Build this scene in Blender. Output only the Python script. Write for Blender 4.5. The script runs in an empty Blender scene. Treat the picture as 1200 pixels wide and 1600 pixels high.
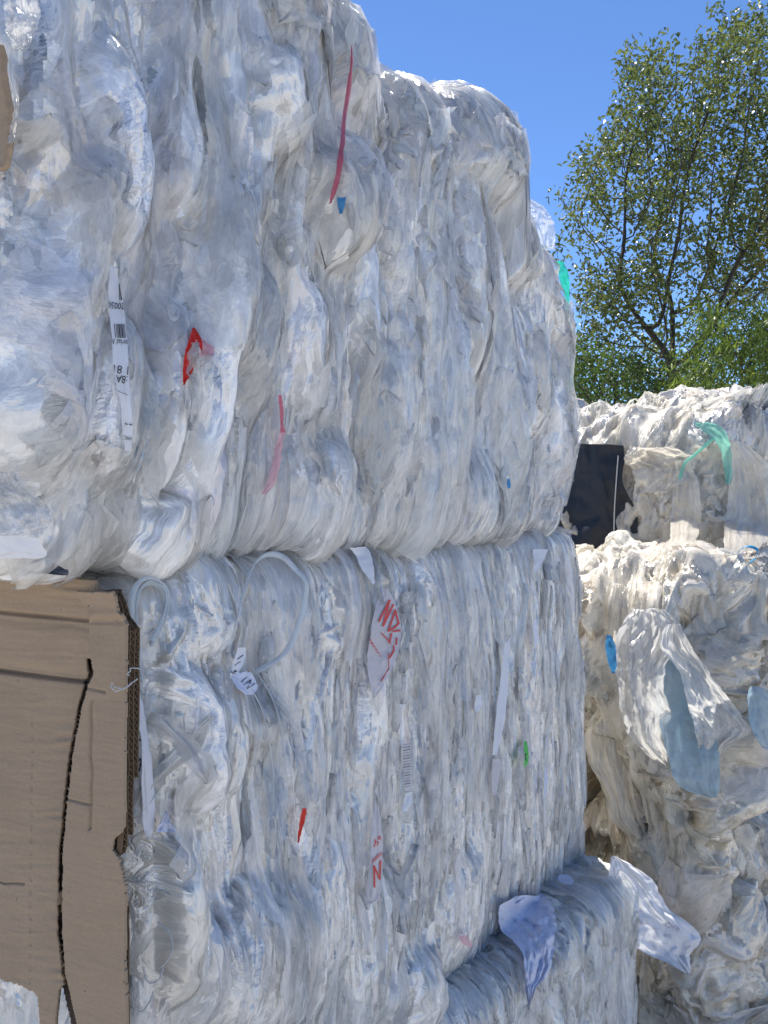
import bpy, math, random
import numpy as np
from mathutils import Vector, Matrix

random.seed(7)
RNG = np.random.default_rng(11)
scene = bpy.context.scene
COL = scene.collection
R = math.radians

# ------------------------------------------------------------------ camera
F = 1350.0            # focal length in pixels of a 1200 x 1600 frame
ZC = 1.72             # camera height
HY = 766.0            # image row of the horizon
cam_d = bpy.data.cameras.new('camera')
cam_d.sensor_fit = 'VERTICAL'
cam_d.sensor_height = 36.0
cam_d.lens = F / 1600 * 36.0
cam_d.shift_y = (HY - 800) / 1600
cam_d.clip_start = 0.05
cam_d.clip_end = 2000
cam = bpy.data.objects.new('camera', cam_d)
COL.objects.link(cam)
cam.location = (0, 0, ZC)
cam.rotation_euler = (R(90), 0, 0)
scene.camera = cam


def P(px, py, dep):
    """world point seen at a photo pixel at a given distance along the view axis"""
    return np.array([(px - 600) / F * dep, dep, ZC - (py - HY) / F * dep])


def proj(p):
    p = np.asarray(p, float)
    return 600 + p[..., 0] / p[..., 1] * F, HY - (p[..., 2] - ZC) / p[..., 1] * F


# ------------------------------------------------------------------ noise
def _hash(ix, iy, iz, seed):
    h = (ix.astype(np.int64) * 374761393 + iy.astype(np.int64) * 668265263
         + iz.astype(np.int64) * 2147483647 + int(seed) * 974634777) & 0xFFFFFFFF
    h = ((h ^ (h >> 13)) * 1274126177) & 0xFFFFFFFF
    h = ((h ^ (h >> 16)) * 2246822519) & 0xFFFFFFFF
    h = h ^ (h >> 15)
    return (h & 0xFFFFFF) / float(0xFFFFFF) * 2 - 1


def vn2(x, y, seed=0):
    x, y = np.broadcast_arrays(np.asarray(x, float), np.asarray(y, float))
    ix, iy = np.floor(x), np.floor(y)
    fx, fy = x - ix, y - iy
    fx = fx * fx * fx * (fx * (fx * 6 - 15) + 10)
    fy = fy * fy * fy * (fy * (fy * 6 - 15) + 10)
    z = np.zeros_like(ix)
    a = _hash(ix, iy, z, seed); b = _hash(ix + 1, iy, z, seed)
    c = _hash(ix, iy + 1, z, seed); d = _hash(ix + 1, iy + 1, z, seed)
    return (a + (b - a) * fx) * (1 - fy) + (c + (d - c) * fx) * fy


def fbm2(x, y, seed=0, oct=4, gain=.5):
    s = 0; a = 1.; n = 0
    for k in range(oct):
        s = s + a * vn2(x * 2 ** k + 17.3 * k, y * 2 ** k - 9.1 * k, seed + k)
        n += a; a *= gain
    return s / n


def ridge2(x, y, seed=0, oct=3):
    s = 0; a = 1.; n = 0
    for k in range(oct):
        s = s + a * (1 - 2 * np.abs(vn2(x * 2 ** k, y * 2 ** k, seed + 31 * k)))
        n += a; a *= .5
    return s / n


def blur(A, ru, rv):
    """separable box blur (radius in cells)"""
    for ax, r in ((1, ru), (0, rv)):
        if r < 1: continue
        pad = [(0, 0)] * A.ndim
        pad[ax] = (r + 1, r)
        c = np.cumsum(np.pad(A, pad, mode='edge'), axis=ax)
        n = A.shape[ax]
        hi = np.take(c, np.arange(n) + 2 * r + 1, axis=ax)
        lo = np.take(c, np.arange(n), axis=ax)
        A = (hi - lo) / (2 * r + 1)
    return A


# ------------------------------------------------------------------ objects
def tag(o, label=None, cat=None, group=None, kind=None):
    if label: o['label'] = label
    if cat: o['category'] = cat
    if group: o['group'] = group
    if kind: o['kind'] = kind
    return o


def thing(name, label, cat, loc=(0, 0, 0), group=None):
    o = bpy.data.objects.new(name, None)
    o.empty_display_size = .1
    COL.objects.link(o)
    o.location = loc
    return tag(o, label, cat, group)


def mesh_obj(name, verts, faces, mat, parent=None, attrs=None, smooth=True, matidx=None):
    """verts (n,3) array in world space, faces (m,4) or (m,3) array or list"""
    me = bpy.data.meshes.new(name)
    verts = np.asarray(verts, np.float32)
    if parent is not None:
        verts = verts - np.array(parent.location, np.float32)
        if parent.parent is not None:
            pass
    if isinstance(faces, np.ndarray):
        k = faces.shape[1]
        me.vertices.add(len(verts))
        me.vertices.foreach_set('co', verts.ravel())
        me.loops.add(faces.size)
        me.loops.foreach_set('vertex_index', faces.astype(np.int32).ravel())
        me.polygons.add(len(faces))
        me.polygons.foreach_set('loop_start', np.arange(0, faces.size, k, dtype=np.int32))
        me.update(calc_edges=True)
    else:
        me.from_pydata([tuple(v) for v in verts], [], faces)
    me.polygons.foreach_set('use_smooth', np.full(len(me.polygons), smooth))
    mats = mat if isinstance(mat, (list, tuple)) else [mat]
    for m in mats: me.materials.append(m)
    if matidx is not None:
        me.polygons.foreach_set('material_index', np.asarray(matidx, np.int32))
    for an, (typ, dat) in (attrs or {}).items():
        a = me.attributes.new(an, typ, 'CORNER' if len(dat) == len(me.loops) and len(dat) != len(me.vertices) else 'POINT')
        a.data.foreach_set('vector' if typ == 'FLOAT_VECTOR' else 'color', np.asarray(dat, np.float32).ravel())
    me.update()
    o = bpy.data.objects.new(name, me)
    COL.objects.link(o)
    if parent is not None: o.parent = parent
    return o


def sub_obj(name, verts, faces, mat, parent, **kw):
    """a sub-part: parent is itself a mesh child whose thing carries the offset"""
    root = parent.parent if parent.parent is not None else parent
    off = np.array(root.location) + (np.array(parent.location) if root is not parent else 0)
    o = mesh_obj(name, np.asarray(verts, float) - off, faces, mat, None, **kw)
    o.parent = parent
    return o


def grid_faces(nv, nu):
    i = np.arange(nv - 1)[:, None] * nu + np.arange(nu - 1)[None, :]
    return np.stack([i, i + 1, i + nu + 1, i + nu], -1).reshape(-1, 4)


class MB:
    """collects vertices and faces of one mesh"""
    def __init__(s): s.v = []; s.f = []; s.n = 0; s.fl = []; s.ti = []
    def add(s, v, f, flow=None, tint=None):
        v = np.asarray(v, float).reshape(-1, 3); f = np.asarray(f)
        s.v.append(v); s.f.append(f + s.n); s.n += len(v)
        s.fl.append(np.zeros((len(v), 3)) if flow is None else np.asarray(flow).reshape(-1, 3))
        s.ti.append(np.ones((len(v), 4)) if tint is None else np.asarray(tint).reshape(-1, 4))
    def build(s, name, mat, parent=None, smooth=True, fn=mesh_obj):
        F_ = np.concatenate(s.f)
        return fn(name, np.concatenate(s.v), F_, mat, parent, smooth=smooth,
                  attrs={'flow': ('FLOAT_VECTOR', np.concatenate(s.fl)), 'tint': ('FLOAT_COLOR', np.concatenate(s.ti))})


def tube(mb, pts, rad, sides=6, tint=None):
    pts = np.asarray(pts, float); n = len(pts)
    rad = np.broadcast_to(np.asarray(rad, float), (n,))
    t = np.gradient(pts, axis=0); t /= np.linalg.norm(t, axis=1)[:, None] + 1e-9
    up = np.array([.31, .17, .93]); a = np.cross(t, up); a /= np.linalg.norm(a, axis=1)[:, None] + 1e-9
    b = np.cross(t, a)
    an = np.arange(sides) / sides * 2 * np.pi
    v = pts[:, None] + rad[:, None, None] * (np.cos(an)[None, :, None] * a[:, None] + np.sin(an)[None, :, None] * b[:, None])
    k = np.arange(n - 1)[:, None] * sides; j = np.arange(sides)[None]
    j2 = (j + 1) % sides
    f = np.stack([k + j, k + j2, k + sides + j2, k + sides + j], -1).reshape(-1, 4)
    ti = None if tint is None else np.broadcast_to(np.asarray(tint), (n * sides, 4))
    mb.add(v.reshape(-1, 3), f, tint=ti)


def smooth_path(pts, n):
    pts = np.asarray(pts, float)
    m = len(pts)
    tt = np.linspace(0, m - 1, n)
    out = np.zeros((n, pts.shape[1]))
    for k, t in enumerate(tt):
        i = min(int(t), m - 2); f = t - i
        p0 = pts[max(i - 1, 0)]; p1 = pts[i]; p2 = pts[i + 1]; p3 = pts[min(i + 2, m - 1)]
        out[k] = .5 * ((2 * p1) + (-p0 + p2) * f + (2 * p0 - 5 * p1 + 4 * p2 - p3) * f * f + (-p0 + 3 * p1 - 3 * p2 + p3) * f ** 3)
    return out


# ------------------------------------------------------------------ materials
def new_mat(name):
    m = bpy.data.materials.new(name); m.use_nodes = True
    nt = m.node_tree; nt.nodes.clear()
    out = nt.nodes.new('ShaderNodeOutputMaterial')
    return m, nt, out


def nd(nt, typ, **kw):
    n = nt.nodes.new(typ)
    for k, v in kw.items():
        if k.startswith('i_'):
            n.inputs[k[2:].replace('_', ' ')].default_value = v
        else:
            setattr(n, k, v)
    return n


def ln(nt, a, b): nt.links.new(a, b)


def film_mat(name, col_a, col_b, transl=.25, clear=0., rough=(.22, .5), bump=1., stain=None, use_obj=False, spec=.5, streak=1., facet=1., gloss=.0):
    m, nt, out = new_mat(name)
    at = nd(nt, 'ShaderNodeAttribute', attribute_name='flow')
    ti = nd(nt, 'ShaderNodeAttribute', attribute_name='tint')
    src = at.outputs['Vector']
    def nz(scale, s=1., det=3., dist=0., rgh=.5):
        mp = nd(nt, 'ShaderNodeMapping'); mp.inputs['Scale'].default_value = scale
        ln(nt, src, mp.inputs['Vector'])
        n = nd(nt, 'ShaderNodeTexNoise'); n.inputs['Scale'].default_value = s
        n.inputs['Detail'].default_value = det; n.inputs['Distortion'].default_value = dist
        n.inputs['Roughness'].default_value = rgh
        ln(nt, mp.outputs[0], n.inputs['Vector'])
        return n.outputs['Fac']
    st = nz((170, 8, 1), 1., 5., .25, .6)          # fine creases that run with each fold
    cr = nz((75, 24, 1), 1., 4., .5, .6)
    ck = nz((70, 60, 1), 1., 4., .6, .6)          # crumpled patches         # crinkle
    rb = nz((22, 190, 1), 1., 2., .3)             # stretch ribs across the fold
    pt = nz((20, 4.5, 1), 1., 3., .5)               # patches: cloudy and clear
    # crinkle as sharp ridges
    def ridge(s):
        a = nd(nt, 'ShaderNodeMath', operation='SUBTRACT'); ln(nt, s, a.inputs[0]); a.inputs[1].default_value = .5
        b = nd(nt, 'ShaderNodeMath', operation='ABSOLUTE'); ln(nt, a.outputs[0], b.inputs[0])
        return b.outputs[0]
    def facets(scale, k, base=None, mask=None):
        mp = nd(nt, 'ShaderNodeMapping'); mp.inputs['Scale'].default_value = scale
        ln(nt, src, mp.inputs['Vector'])
        dn = nd(nt, 'ShaderNodeTexNoise'); dn.inputs['Scale'].default_value = .8; dn.inputs['Detail'].default_value = 3
        ln(nt, mp.outputs[0], dn.inputs['Vector'])
        ds = nd(nt, 'ShaderNodeVectorMath', operation='SCALE'); ln(nt, dn.outputs['Color'], ds.inputs[0]); ds.inputs['Scale'].default_value = 1.8
        ad = nd(nt, 'ShaderNodeVectorMath', operation='ADD'); ln(nt, mp.outputs[0], ad.inputs[0]); ln(nt, ds.outputs[0], ad.inputs[1])
        vo = nd(nt, 'ShaderNodeTexVoronoi'); vo.inputs['Scale'].default_value = 1.; ln(nt, ad.outputs[0], vo.inputs['Vector'])
        sb = nd(nt, 'ShaderNodeVectorMath', operation='SUBTRACT'); ln(nt, vo.outputs['Color'], sb.inputs[0]); sb.inputs[1].default_value = (.5, .5, .5)
        sc = nd(nt, 'ShaderNodeVectorMath', operation='SCALE'); ln(nt, sb.outputs[0], sc.inputs[0]); sc.inputs['Scale'].default_value = k
        if mask is not None:
            mm = nd(nt, 'ShaderNodeMath', operation='MULTIPLY'); ln(nt, mask, mm.inputs[0]); mm.inputs[1].default_value = k
            ln(nt, mm.outputs[0], sc.inputs['Scale'])
        a2 = nd(nt, 'ShaderNodeVectorMath', operation='ADD'); ln(nt, sc.outputs[0], a2.inputs[0])
        if base is None: base = nd(nt, 'ShaderNodeNewGeometry').outputs['Normal']
        ln(nt, base, a2.inputs[1])
        no = nd(nt, 'ShaderNodeVectorMath', operation='NORMALIZE'); ln(nt, a2.outputs[0], no.inputs[0])
        return no.outputs[0]
    fm = nd(nt, 'ShaderNodeMapRange'); fm.inputs['From Min'].default_value = .38; fm.inputs['From Max'].default_value = .6; fm.inputs['To Min'].default_value = .3
    ln(nt, nz((7, 4, 1), 1., 2., .3), fm.inputs['Value'])
    n1 = facets((40, 10, 1), .72 * facet, None, fm.outputs[0])
    n1 = facets((120, 34, 1), .85 * facet, n1, fm.outputs[0])
    b1 = nd(nt, 'ShaderNodeBump'); b1.inputs['Strength'].default_value = .25 * bump * streak; b1.inputs['Distance'].default_value = .006
    ln(nt, st, b1.inputs['Height']); ln(nt, n1, b1.inputs['Normal'])
    b2 = nd(nt, 'ShaderNodeBump'); b2.inputs['Strength'].default_value = .4 * bump; b2.inputs['Distance'].default_value = .012; b2.invert = True
    ln(nt, ridge(cr), b2.inputs['Height']); ln(nt, b1.outputs[0], b2.inputs['Normal'])
    b3 = nd(nt, 'ShaderNodeBump'); b3.inputs['Distance'].default_value = .0022
    mr = nd(nt, 'ShaderNodeMapRange'); mr.inputs['From Min'].default_value = .5; mr.inputs['From Max'].default_value = .75
    mr.inputs['To Max'].default_value = .4 * bump
    ln(nt, pt, mr.inputs['Value']); ln(nt, mr.outputs[0], b3.inputs['Strength'])
    ln(nt, rb, b3.inputs['Height']); ln(nt, b2.outputs[0], b3.inputs['Normal'])
    b4 = nd(nt, 'ShaderNodeBump'); b4.inputs['Distance'].default_value = .012; b4.invert = True
    mk = nd(nt, 'ShaderNodeMapRange'); mk.inputs['From Min'].default_value = .47; mk.inputs['From Max'].default_value = .62
    mk.inputs['To Max'].default_value = .75 * bump
    lo_ = nz((9, 6, 1), 1., 2., .3)
    ln(nt, lo_, mk.inputs['Value']); ln(nt, mk.outputs[0], b4.inputs['Strength'])
    ln(nt, ridge(ck), b4.inputs['Height']); ln(nt, b3.outputs[0], b4.inputs['Normal'])
    nrm = b4.outputs[0]
    cm = nd(nt, 'ShaderNodeMix', data_type='RGBA')
    cmr = nd(nt, 'ShaderNodeMapRange'); cmr.inputs['From Min'].default_value = .32; cmr.inputs['From Max'].default_value = .66
    ln(nt, pt, cmr.inputs['Value'])
    ln(nt, cmr.outputs[0], cm.inputs['Factor'])
    cm.inputs['A'].default_value = (*col_a, 1); cm.inputs['B'].default_value = (*col_b, 1)
    c = cm.outputs['Result']
    # creases whiten where the film was stretched, and stay clear between them
    wr = nd(nt, 'ShaderNodeMapRange'); wr.inputs['From Min'].default_value = .0; wr.inputs['From Max'].default_value = .07
    wr.inputs['To Min'].default_value = 1.14; wr.inputs['To Max'].default_value = .97
    ln(nt, ridge(cr), wr.inputs['Value'])
    sr = nd(nt, 'ShaderNodeMapRange'); sr.inputs['From Min'].default_value = .34; sr.inputs['From Max'].default_value = .62
    sr.inputs['To Min'].default_value = .93; sr.inputs['To Max'].default_value = 1.05
    ln(nt, st, sr.inputs['Value'])
    wm = nd(nt, 'ShaderNodeMath', operation='MULTIPLY'); ln(nt, wr.outputs[0], wm.inputs[0]); ln(nt, sr.outputs[0], wm.inputs[1])
    vm = nd(nt, 'ShaderNodeVectorMath', operation='SCALE'); ln(nt, c, vm.inputs[0]); ln(nt, wm.outputs[0], vm.inputs['Scale'])
    c = vm.outputs[0]
    if stain:
        sn = nz((5, 6, .3), 1., 5., 1.)
        smr = nd(nt, 'ShaderNodeMapRange'); smr.inputs['From Min'].default_value = .54; smr.inputs['From Max'].default_value = .74
        smr.inputs['To Max'].default_value = stain[3]
        ln(nt, sn, smr.inputs['Value'])
        sm = nd(nt, 'ShaderNodeMix', data_type='RGBA'); ln(nt, smr.outputs[0], sm.inputs['Factor'])
        ln(nt, c, sm.inputs['A']); sm.inputs['B'].default_value = (*stain[:3], 1)
        c = sm.outputs['Result']
    mu = nd(nt, 'ShaderNodeMix', data_type='RGBA', blend_type='MULTIPLY'); mu.inputs['Factor'].default_value = 1
    ln(nt, c, mu.inputs['A']); ln(nt, ti.outputs['Color'], mu.inputs['B'])
    c = mu.outputs['Result']
    rr = nd(nt, 'ShaderNodeMapRange'); rr.inputs['From Min'].default_value = .3; rr.inputs['From Max'].default_value = .7
    rr.inputs['To Min'].default_value = rough[0]; rr.inputs['To Max'].default_value = rough[1]
    ln(nt, cr, rr.inputs['Value'])
    pb = nd(nt, 'ShaderNodeBsdfPrincipled')
    ln(nt, c, pb.inputs['Base Color']); ln(nt, rr.outputs[0], pb.inputs['Roughness']); ln(nt, nrm, pb.inputs['Normal'])
    pb.inputs['IOR'].default_value = 1.5
    pb.inputs['Specular IOR Level'].default_value = spec
    tb = nd(nt, 'ShaderNodeBsdfTranslucent'); ln(nt, c, tb.inputs['Color']); ln(nt, nrm, tb.inputs['Normal'])
    ms = nd(nt, 'ShaderNodeMixShader'); ms.inputs[0].default_value = transl
    ln(nt, pb.outputs[0], ms.inputs[1]); ln(nt, tb.outputs[0], ms.inputs[2])
    sh = ms.outputs[0]
    if gloss:      # the many layers below each add their own reflection
        gl = nd(nt, 'ShaderNodeBsdfGlossy'); gl.inputs['Roughness'].default_value = .16; ln(nt, nrm, gl.inputs['Normal'])
        gl.inputs['Color'].default_value = (.95, .95, .95, 1)
        mg = nd(nt, 'ShaderNodeMixShader'); mg.inputs[0].default_value = gloss
        ln(nt, sh, mg.inputs[1]); ln(nt, gl.outputs[0], mg.inputs[2]); sh = mg.outputs[0]
    if clear > 0:
        tr = nd(nt, 'ShaderNodeBsdfTransparent')
        cl = nd(nt, 'ShaderNodeMapRange'); cl.inputs['From Min'].default_value = .3; cl.inputs['From Max'].default_value = .7
        cl.inputs['To Min'].default_value = clear * .55; cl.inputs['To Max'].default_value = min(.95, clear * 1.35)
        ln(nt, st, cl.inputs['Value'])
        m2 = nd(nt, 'ShaderNodeMixShader'); ln(nt, cl.outputs[0], m2.inputs[0])
        ln(nt, sh, m2.inputs[1]); ln(nt, tr.outputs[0], m2.inputs[2])
        sh = m2.outputs[0]
    ln(nt, sh, out.inputs['Surface'])
    return m


def plain_mat(name, col, rough=.6, transl=0., bump=.3, scale=60., var=.12, clear=0., spec=.4, stretch=(1, 1, 1), sheen=None):
    m, nt, out = new_mat(name)
    tc = nd(nt, 'ShaderNodeTexCoord')
    mp = nd(nt, 'ShaderNodeMapping'); mp.inputs['Scale'].default_value = stretch
    ln(nt, tc.outputs['Object'], mp.inputs['Vector'])
    n = nd(nt, 'ShaderNodeTexNoise'); n.inputs['Scale'].default_value = scale; n.inputs['Detail'].default_value = 5; n.inputs['Distortion'].default_value = .8
    ln(nt, mp.outputs[0], n.inputs['Vector'])
    cr = nd(nt, 'ShaderNodeMix', data_type='RGBA'); ln(nt, n.outputs['Fac'], cr.inputs['Factor'])
    cr.inputs['A'].default_value = (*[x * (1 - var) for x in col], 1)
    cr.inputs['B'].default_value = (*[min(1, x * (1 + var)) for x in col], 1)
    bp = nd(nt, 'ShaderNodeBump'); bp.inputs['Strength'].default_value = bump; bp.inputs['Distance'].default_value = .004
    ln(nt, n.outputs['Fac'], bp.inputs['Height'])
    pb = nd(nt, 'ShaderNodeBsdfPrincipled'); ln(nt, cr.outputs['Result'], pb.inputs['Base Color'])
    pb.inputs['Roughness'].default_value = rough; pb.inputs['Specular IOR Level'].default_value = spec
    ln(nt, bp.outputs[0], pb.inputs['Normal'])
    sh = pb.outputs[0]
    if transl:
        tb = nd(nt, 'ShaderNodeBsdfTranslucent'); ln(nt, cr.outputs['Result'], tb.inputs['Color'])
        ms = nd(nt, 'ShaderNodeMixShader'); ms.inputs[0].default_value = transl
        ln(nt, sh, ms.inputs[1]); ln(nt, tb.outputs[0], ms.inputs[2]); sh = ms.outputs[0]
    if clear:
        tr = nd(nt, 'ShaderNodeBsdfTransparent')
        ms = nd(nt, 'ShaderNodeMixShader'); ms.inputs[0].default_value = clear
        ln(nt, sh, ms.inputs[1]); ln(nt, tr.outputs[0], ms.inputs[2]); sh = ms.outputs[0]
    ln(nt, sh, out.inputs['Surface'])
    return m


M = {}
M['film'] = film_mat('clear_film', (.62, .625, .62), (.93, .92, .905), transl=.16, stain=(.60, .57, .52, .2), rough=(.06, .22), bump=.8, spec=.8, gloss=.11)
M['film_pressed'] = film_mat('pressed_film', (.62, .605, .57), (.92, .895, .845), transl=.10, stain=(.54, .48, .39, .5), rough=(.07, .26), bump=.85, streak=1.2, spec=.8, gloss=.11, facet=.95)
M['film_loose'] = film_mat('loose_clear_film', (.74, .74, .73), (.90, .89, .87), transl=.3, clear=.45, rough=(.06, .25), bump=.8, gloss=.09)
M['film_sheet'] = film_mat('thin_clear_film', (.70, .71, .71), (.88, .88, .87), transl=.3, clear=.48, rough=(.06, .22), bump=.7, streak=.8, gloss=.09)
M['film_cream'] = film_mat('weathered_film', (.58, .52, .42), (.90, .83, .70), transl=.14, stain=(.66, .46, .22, .9), streak=.7, rough=(.10,.35), bump=.9, spec=.6, gloss=.06)
M['film_far'] = film_mat('far_bale_film', (.60, .565, .50), (.90, .86, .78), transl=.14, stain=(.62, .50, .32, .6), streak=.7, rough=(.10,.35), bump=.9, spec=.6, gloss=.05)
M['film_cream_loose'] = film_mat('loose_weathered_film', (.76, .71, .62), (.92, .88, .79), transl=.4, clear=.3, rough=(.12, .35))
M['film_old'] = film_mat('dusty_film', (.62, .61, .57), (.84, .82, .77), transl=.06, stain=(.52, .48, .40, .5), rough=(.2, .45))
M['bag'] = film_mat('clear_bag_film', (.70, .68, .64), (.86, .85, .82), transl=.4, clear=.22, rough=(.06, .2), bump=.9)
M['black'] = plain_mat('black_film', (.012, .015, .022), .55, bump=.45, scale=9, spec=.3, stretch=(1, 1, 3))
M['paper'] = plain_mat('white_paper', (.76, .77, .81), .6, transl=.25, bump=.2, scale=40, var=.03)
M['paper_blue'] = plain_mat('bluish_paper', (.66, .69, .82), .6, transl=.2, bump=.3, scale=50, var=.03)
M['printed_bag'] = plain_mat('milky_bag_film', (.66, .64, .68), .35, transl=.3, bump=.6, scale=45, var=.06, clear=.12)
M['ink'] = plain_mat('black_ink', (.02, .02, .025), .6, bump=0)
M['red_ink'] = plain_mat('red_ink', (.52, .045, .04), .5, bump=0, var=.25)
M['red'] = plain_mat('red_film', (.72, .03, .015), .3, transl=.35, bump=.6, scale=60)
M['pink'] = plain_mat('pink_film', (.62, .12, .20), .35, transl=.35, bump=.8, scale=50, clear=.12)
M['pale_pink'] = plain_mat('pale_pink_film', (.80, .45, .52), .35, transl=.4, bump=.6, scale=50, clear=.2)
M['blue'] = plain_mat('blue_film', (.06, .27, .55), .3, transl=.35, bump=.7, scale=35, var=.2)
M['blue_bag'] = plain_mat('blue_bag_film', (.36, .54, .66), .18, transl=.4, bump=1., scale=30, var=.3, clear=.3)
M['teal'] = plain_mat('green_film', (.02, .55, .38), .3, transl=.45, bump=.6, scale=40, clear=.12)
M['teal_pale'] = plain_mat('pale_green_film', (.25, .62, .50), .3, transl=.4, bump=.6, scale=40, clear=.2)
M['green'] = plain_mat('green_sticker', (.03, .42, .06), .4, bump=.3)
M['strap'] = plain_mat('clear_strap', (.66, .72, .76), .2, transl=.3, bump=.5, clear=.42, spec=.8, scale=90)
M['blue_strap'] = plain_mat('blue_strap', (.03, .22, .42), .35, bump=.2)
M['shaded_film'] = plain_mat('shaded_bluish_film', (.05, .06, .09), .5, bump=.3)  # bluish film with the shade of the gap put into its colour
M['wire'] = plain_mat('steel_wire', (.45, .44, .42), .35, bump=.2)


def card_mat(name, col, ribs=True):
    m, nt, out = new_mat(name)
    tc = nd(nt, 'ShaderNodeTexCoord')
    n = nd(nt, 'ShaderNodeTexNoise'); n.inputs['Scale'].default_value = 9; n.inputs['Detail'].default_value = 6
    mp = nd(nt, 'ShaderNodeMapping'); mp.inputs['Scale'].default_value = (14, 14, 170)
    ln(nt, tc.outputs['Object'], n.inputs['Vector']); ln(nt, tc.outputs['Object'], mp.inputs['Vector'])
    f = nd(nt, 'ShaderNodeTexNoise'); f.inputs['Scale'].default_value = 1; f.inputs['Detail'].default_value = 4
    ln(nt, mp.outputs[0], f.inputs['Vector'])
    g = nd(nt, 'ShaderNodeTexNoise'); g.inputs['Scale'].default_value = 320; g.inputs['Detail'].default_value = 3
    ln(nt, tc.outputs['Object'], g.inputs['Vector'])
    c1 = nd(nt, 'ShaderNodeMix', data_type='RGBA'); ln(nt, n.outputs['Fac'], c1.inputs['Factor'])
    c1.inputs['A'].default_value = (*[x * .86 for x in col], 1); c1.inputs['B'].default_value = (*[x * 1.13 for x in col], 1)
    c2 = nd(nt, 'ShaderNodeMix', data_type='RGBA', blend_type='MULTIPLY'); c2.inputs['Factor'].default_value = .5
    rr = nd(nt, 'ShaderNodeMapRange'); rr.inputs['From Min'].default_value = .3; rr.inputs['From Max'].default_value = .7; rr.inputs['To Min'].default_value = .88
    ln(nt, f.outputs['Fac'], rr.inputs['Value'])
    ln(nt, c1.outputs['Result'], c2.inputs['A']); ln(nt, rr.outputs[0], c2.inputs['B'])
    c3 = nd(nt, 'ShaderNodeMix', data_type='RGBA', blend_type='MULTIPLY'); c3.inputs['Factor'].default_value = .3
    ln(nt, c2.outputs['Result'], c3.inputs['A']); ln(nt, g.outputs['Fac'], c3.inputs['B'])
    # small dark specks of dirt
    vo = nd(nt, 'ShaderNodeTexVoronoi'); vo.inputs['Scale'].default_value = 34; ln(nt, tc.outputs['Object'], vo.inputs['Vector'])
    sp = nd(nt, 'ShaderNodeMapRange'); sp.inputs['From Min'].default_value = .03; sp.inputs['From Max'].default_value = .06
    sp.inputs['To Min'].default_value = .45; ln(nt, vo.outputs['Distance'], sp.inputs['Value'])
    c4 = nd(nt, 'ShaderNodeMix', data_type='RGBA', blend_type='MULTIPLY'); c4.inputs['Factor'].default_value = 1
    ln(nt, c3.outputs['Result'], c4.inputs['A']); ln(nt, sp.outputs[0], c4.inputs['B'])
    bp = nd(nt, 'ShaderNodeBump'); bp.inputs['Strength'].default_value = .35; bp.inputs['Distance'].default_value = .003
    ln(nt, f.outputs['Fac'], bp.inputs['Height'])
    pb = nd(nt, 'ShaderNodeBsdfPrincipled'); pb.inputs['Roughness'].default_value = .85; pb.inputs['Specular IOR Level'].default_value = .2
    ln(nt, c4.outputs['Result'], pb.inputs['Base Color']); ln(nt, bp.outputs[0], pb.inputs['Normal'])
    ln(nt, pb.outputs[0], out.inputs['Surface'])
    return m


M['card'] = card_mat('brown_cardboard', (.40, .295, .20))
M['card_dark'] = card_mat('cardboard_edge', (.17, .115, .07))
M['card_gap_shade'] = plain_mat('cardboard_gap_shade', (.05, .035, .025), .9, bump=0)  # near-black colour stands in for shade in the board's gaps


def leaf_mat(name, dark, light, gloss=.35, transl=.3):
    m, nt, out = new_mat(name)
    ti = nd(nt, 'ShaderNodeAttribute', attribute_name='tint')
    sp = nd(nt, 'ShaderNodeSeparateColor'); ln(nt, ti.outputs['Color'], sp.inputs[0])
    mx = nd(nt, 'ShaderNodeMix', data_type='RGBA'); ln(nt, sp.outputs[0], mx.inputs['Factor'])
    mx.inputs['A'].default_value = (*dark, 1); mx.inputs['B'].default_value = (*light, 1)
    pb = nd(nt, 'ShaderNodeBsdfPrincipled'); ln(nt, mx.outputs['Result'], pb.inputs['Base Color']); pb.inputs['Roughness'].default_value = gloss
    tb = nd(nt, 'ShaderNodeBsdfTranslucent'); ln(nt, mx.outputs['Result'], tb.inputs['Color'])
    ms = nd(nt, 'ShaderNodeMixShader'); ms.inputs[0].default_value = transl
    ln(nt, pb.outputs[0], ms.inputs[1]); ln(nt, tb.outputs[0], ms.inputs[2]); ln(nt, ms.outputs[0], out.inputs['Surface'])
    return m


M['leaf'] = leaf_mat('evergreen_leaf', (.045, .07, .018), (.20, .24, .06), .4, .42)
M['leaf_willow'] = leaf_mat('narrow_leaf', (.075, .13, .018), (.27, .35, .055), .4, .45)
M['leaf_bush'] = leaf_mat('bush_leaf', (.04, .08, .014), (.14, .21, .035), .45, .4)
M['leaf_yellow'] = leaf_mat('yellowish_leaf', (.09, .10, .02), (.22, .20, .04), .4, .4)
M['bark'] = plain_mat('dark_bark', (.055, .045, .035), .85, bump=.8, scale=14, var=.3, stretch=(1, 1, .3))


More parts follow.
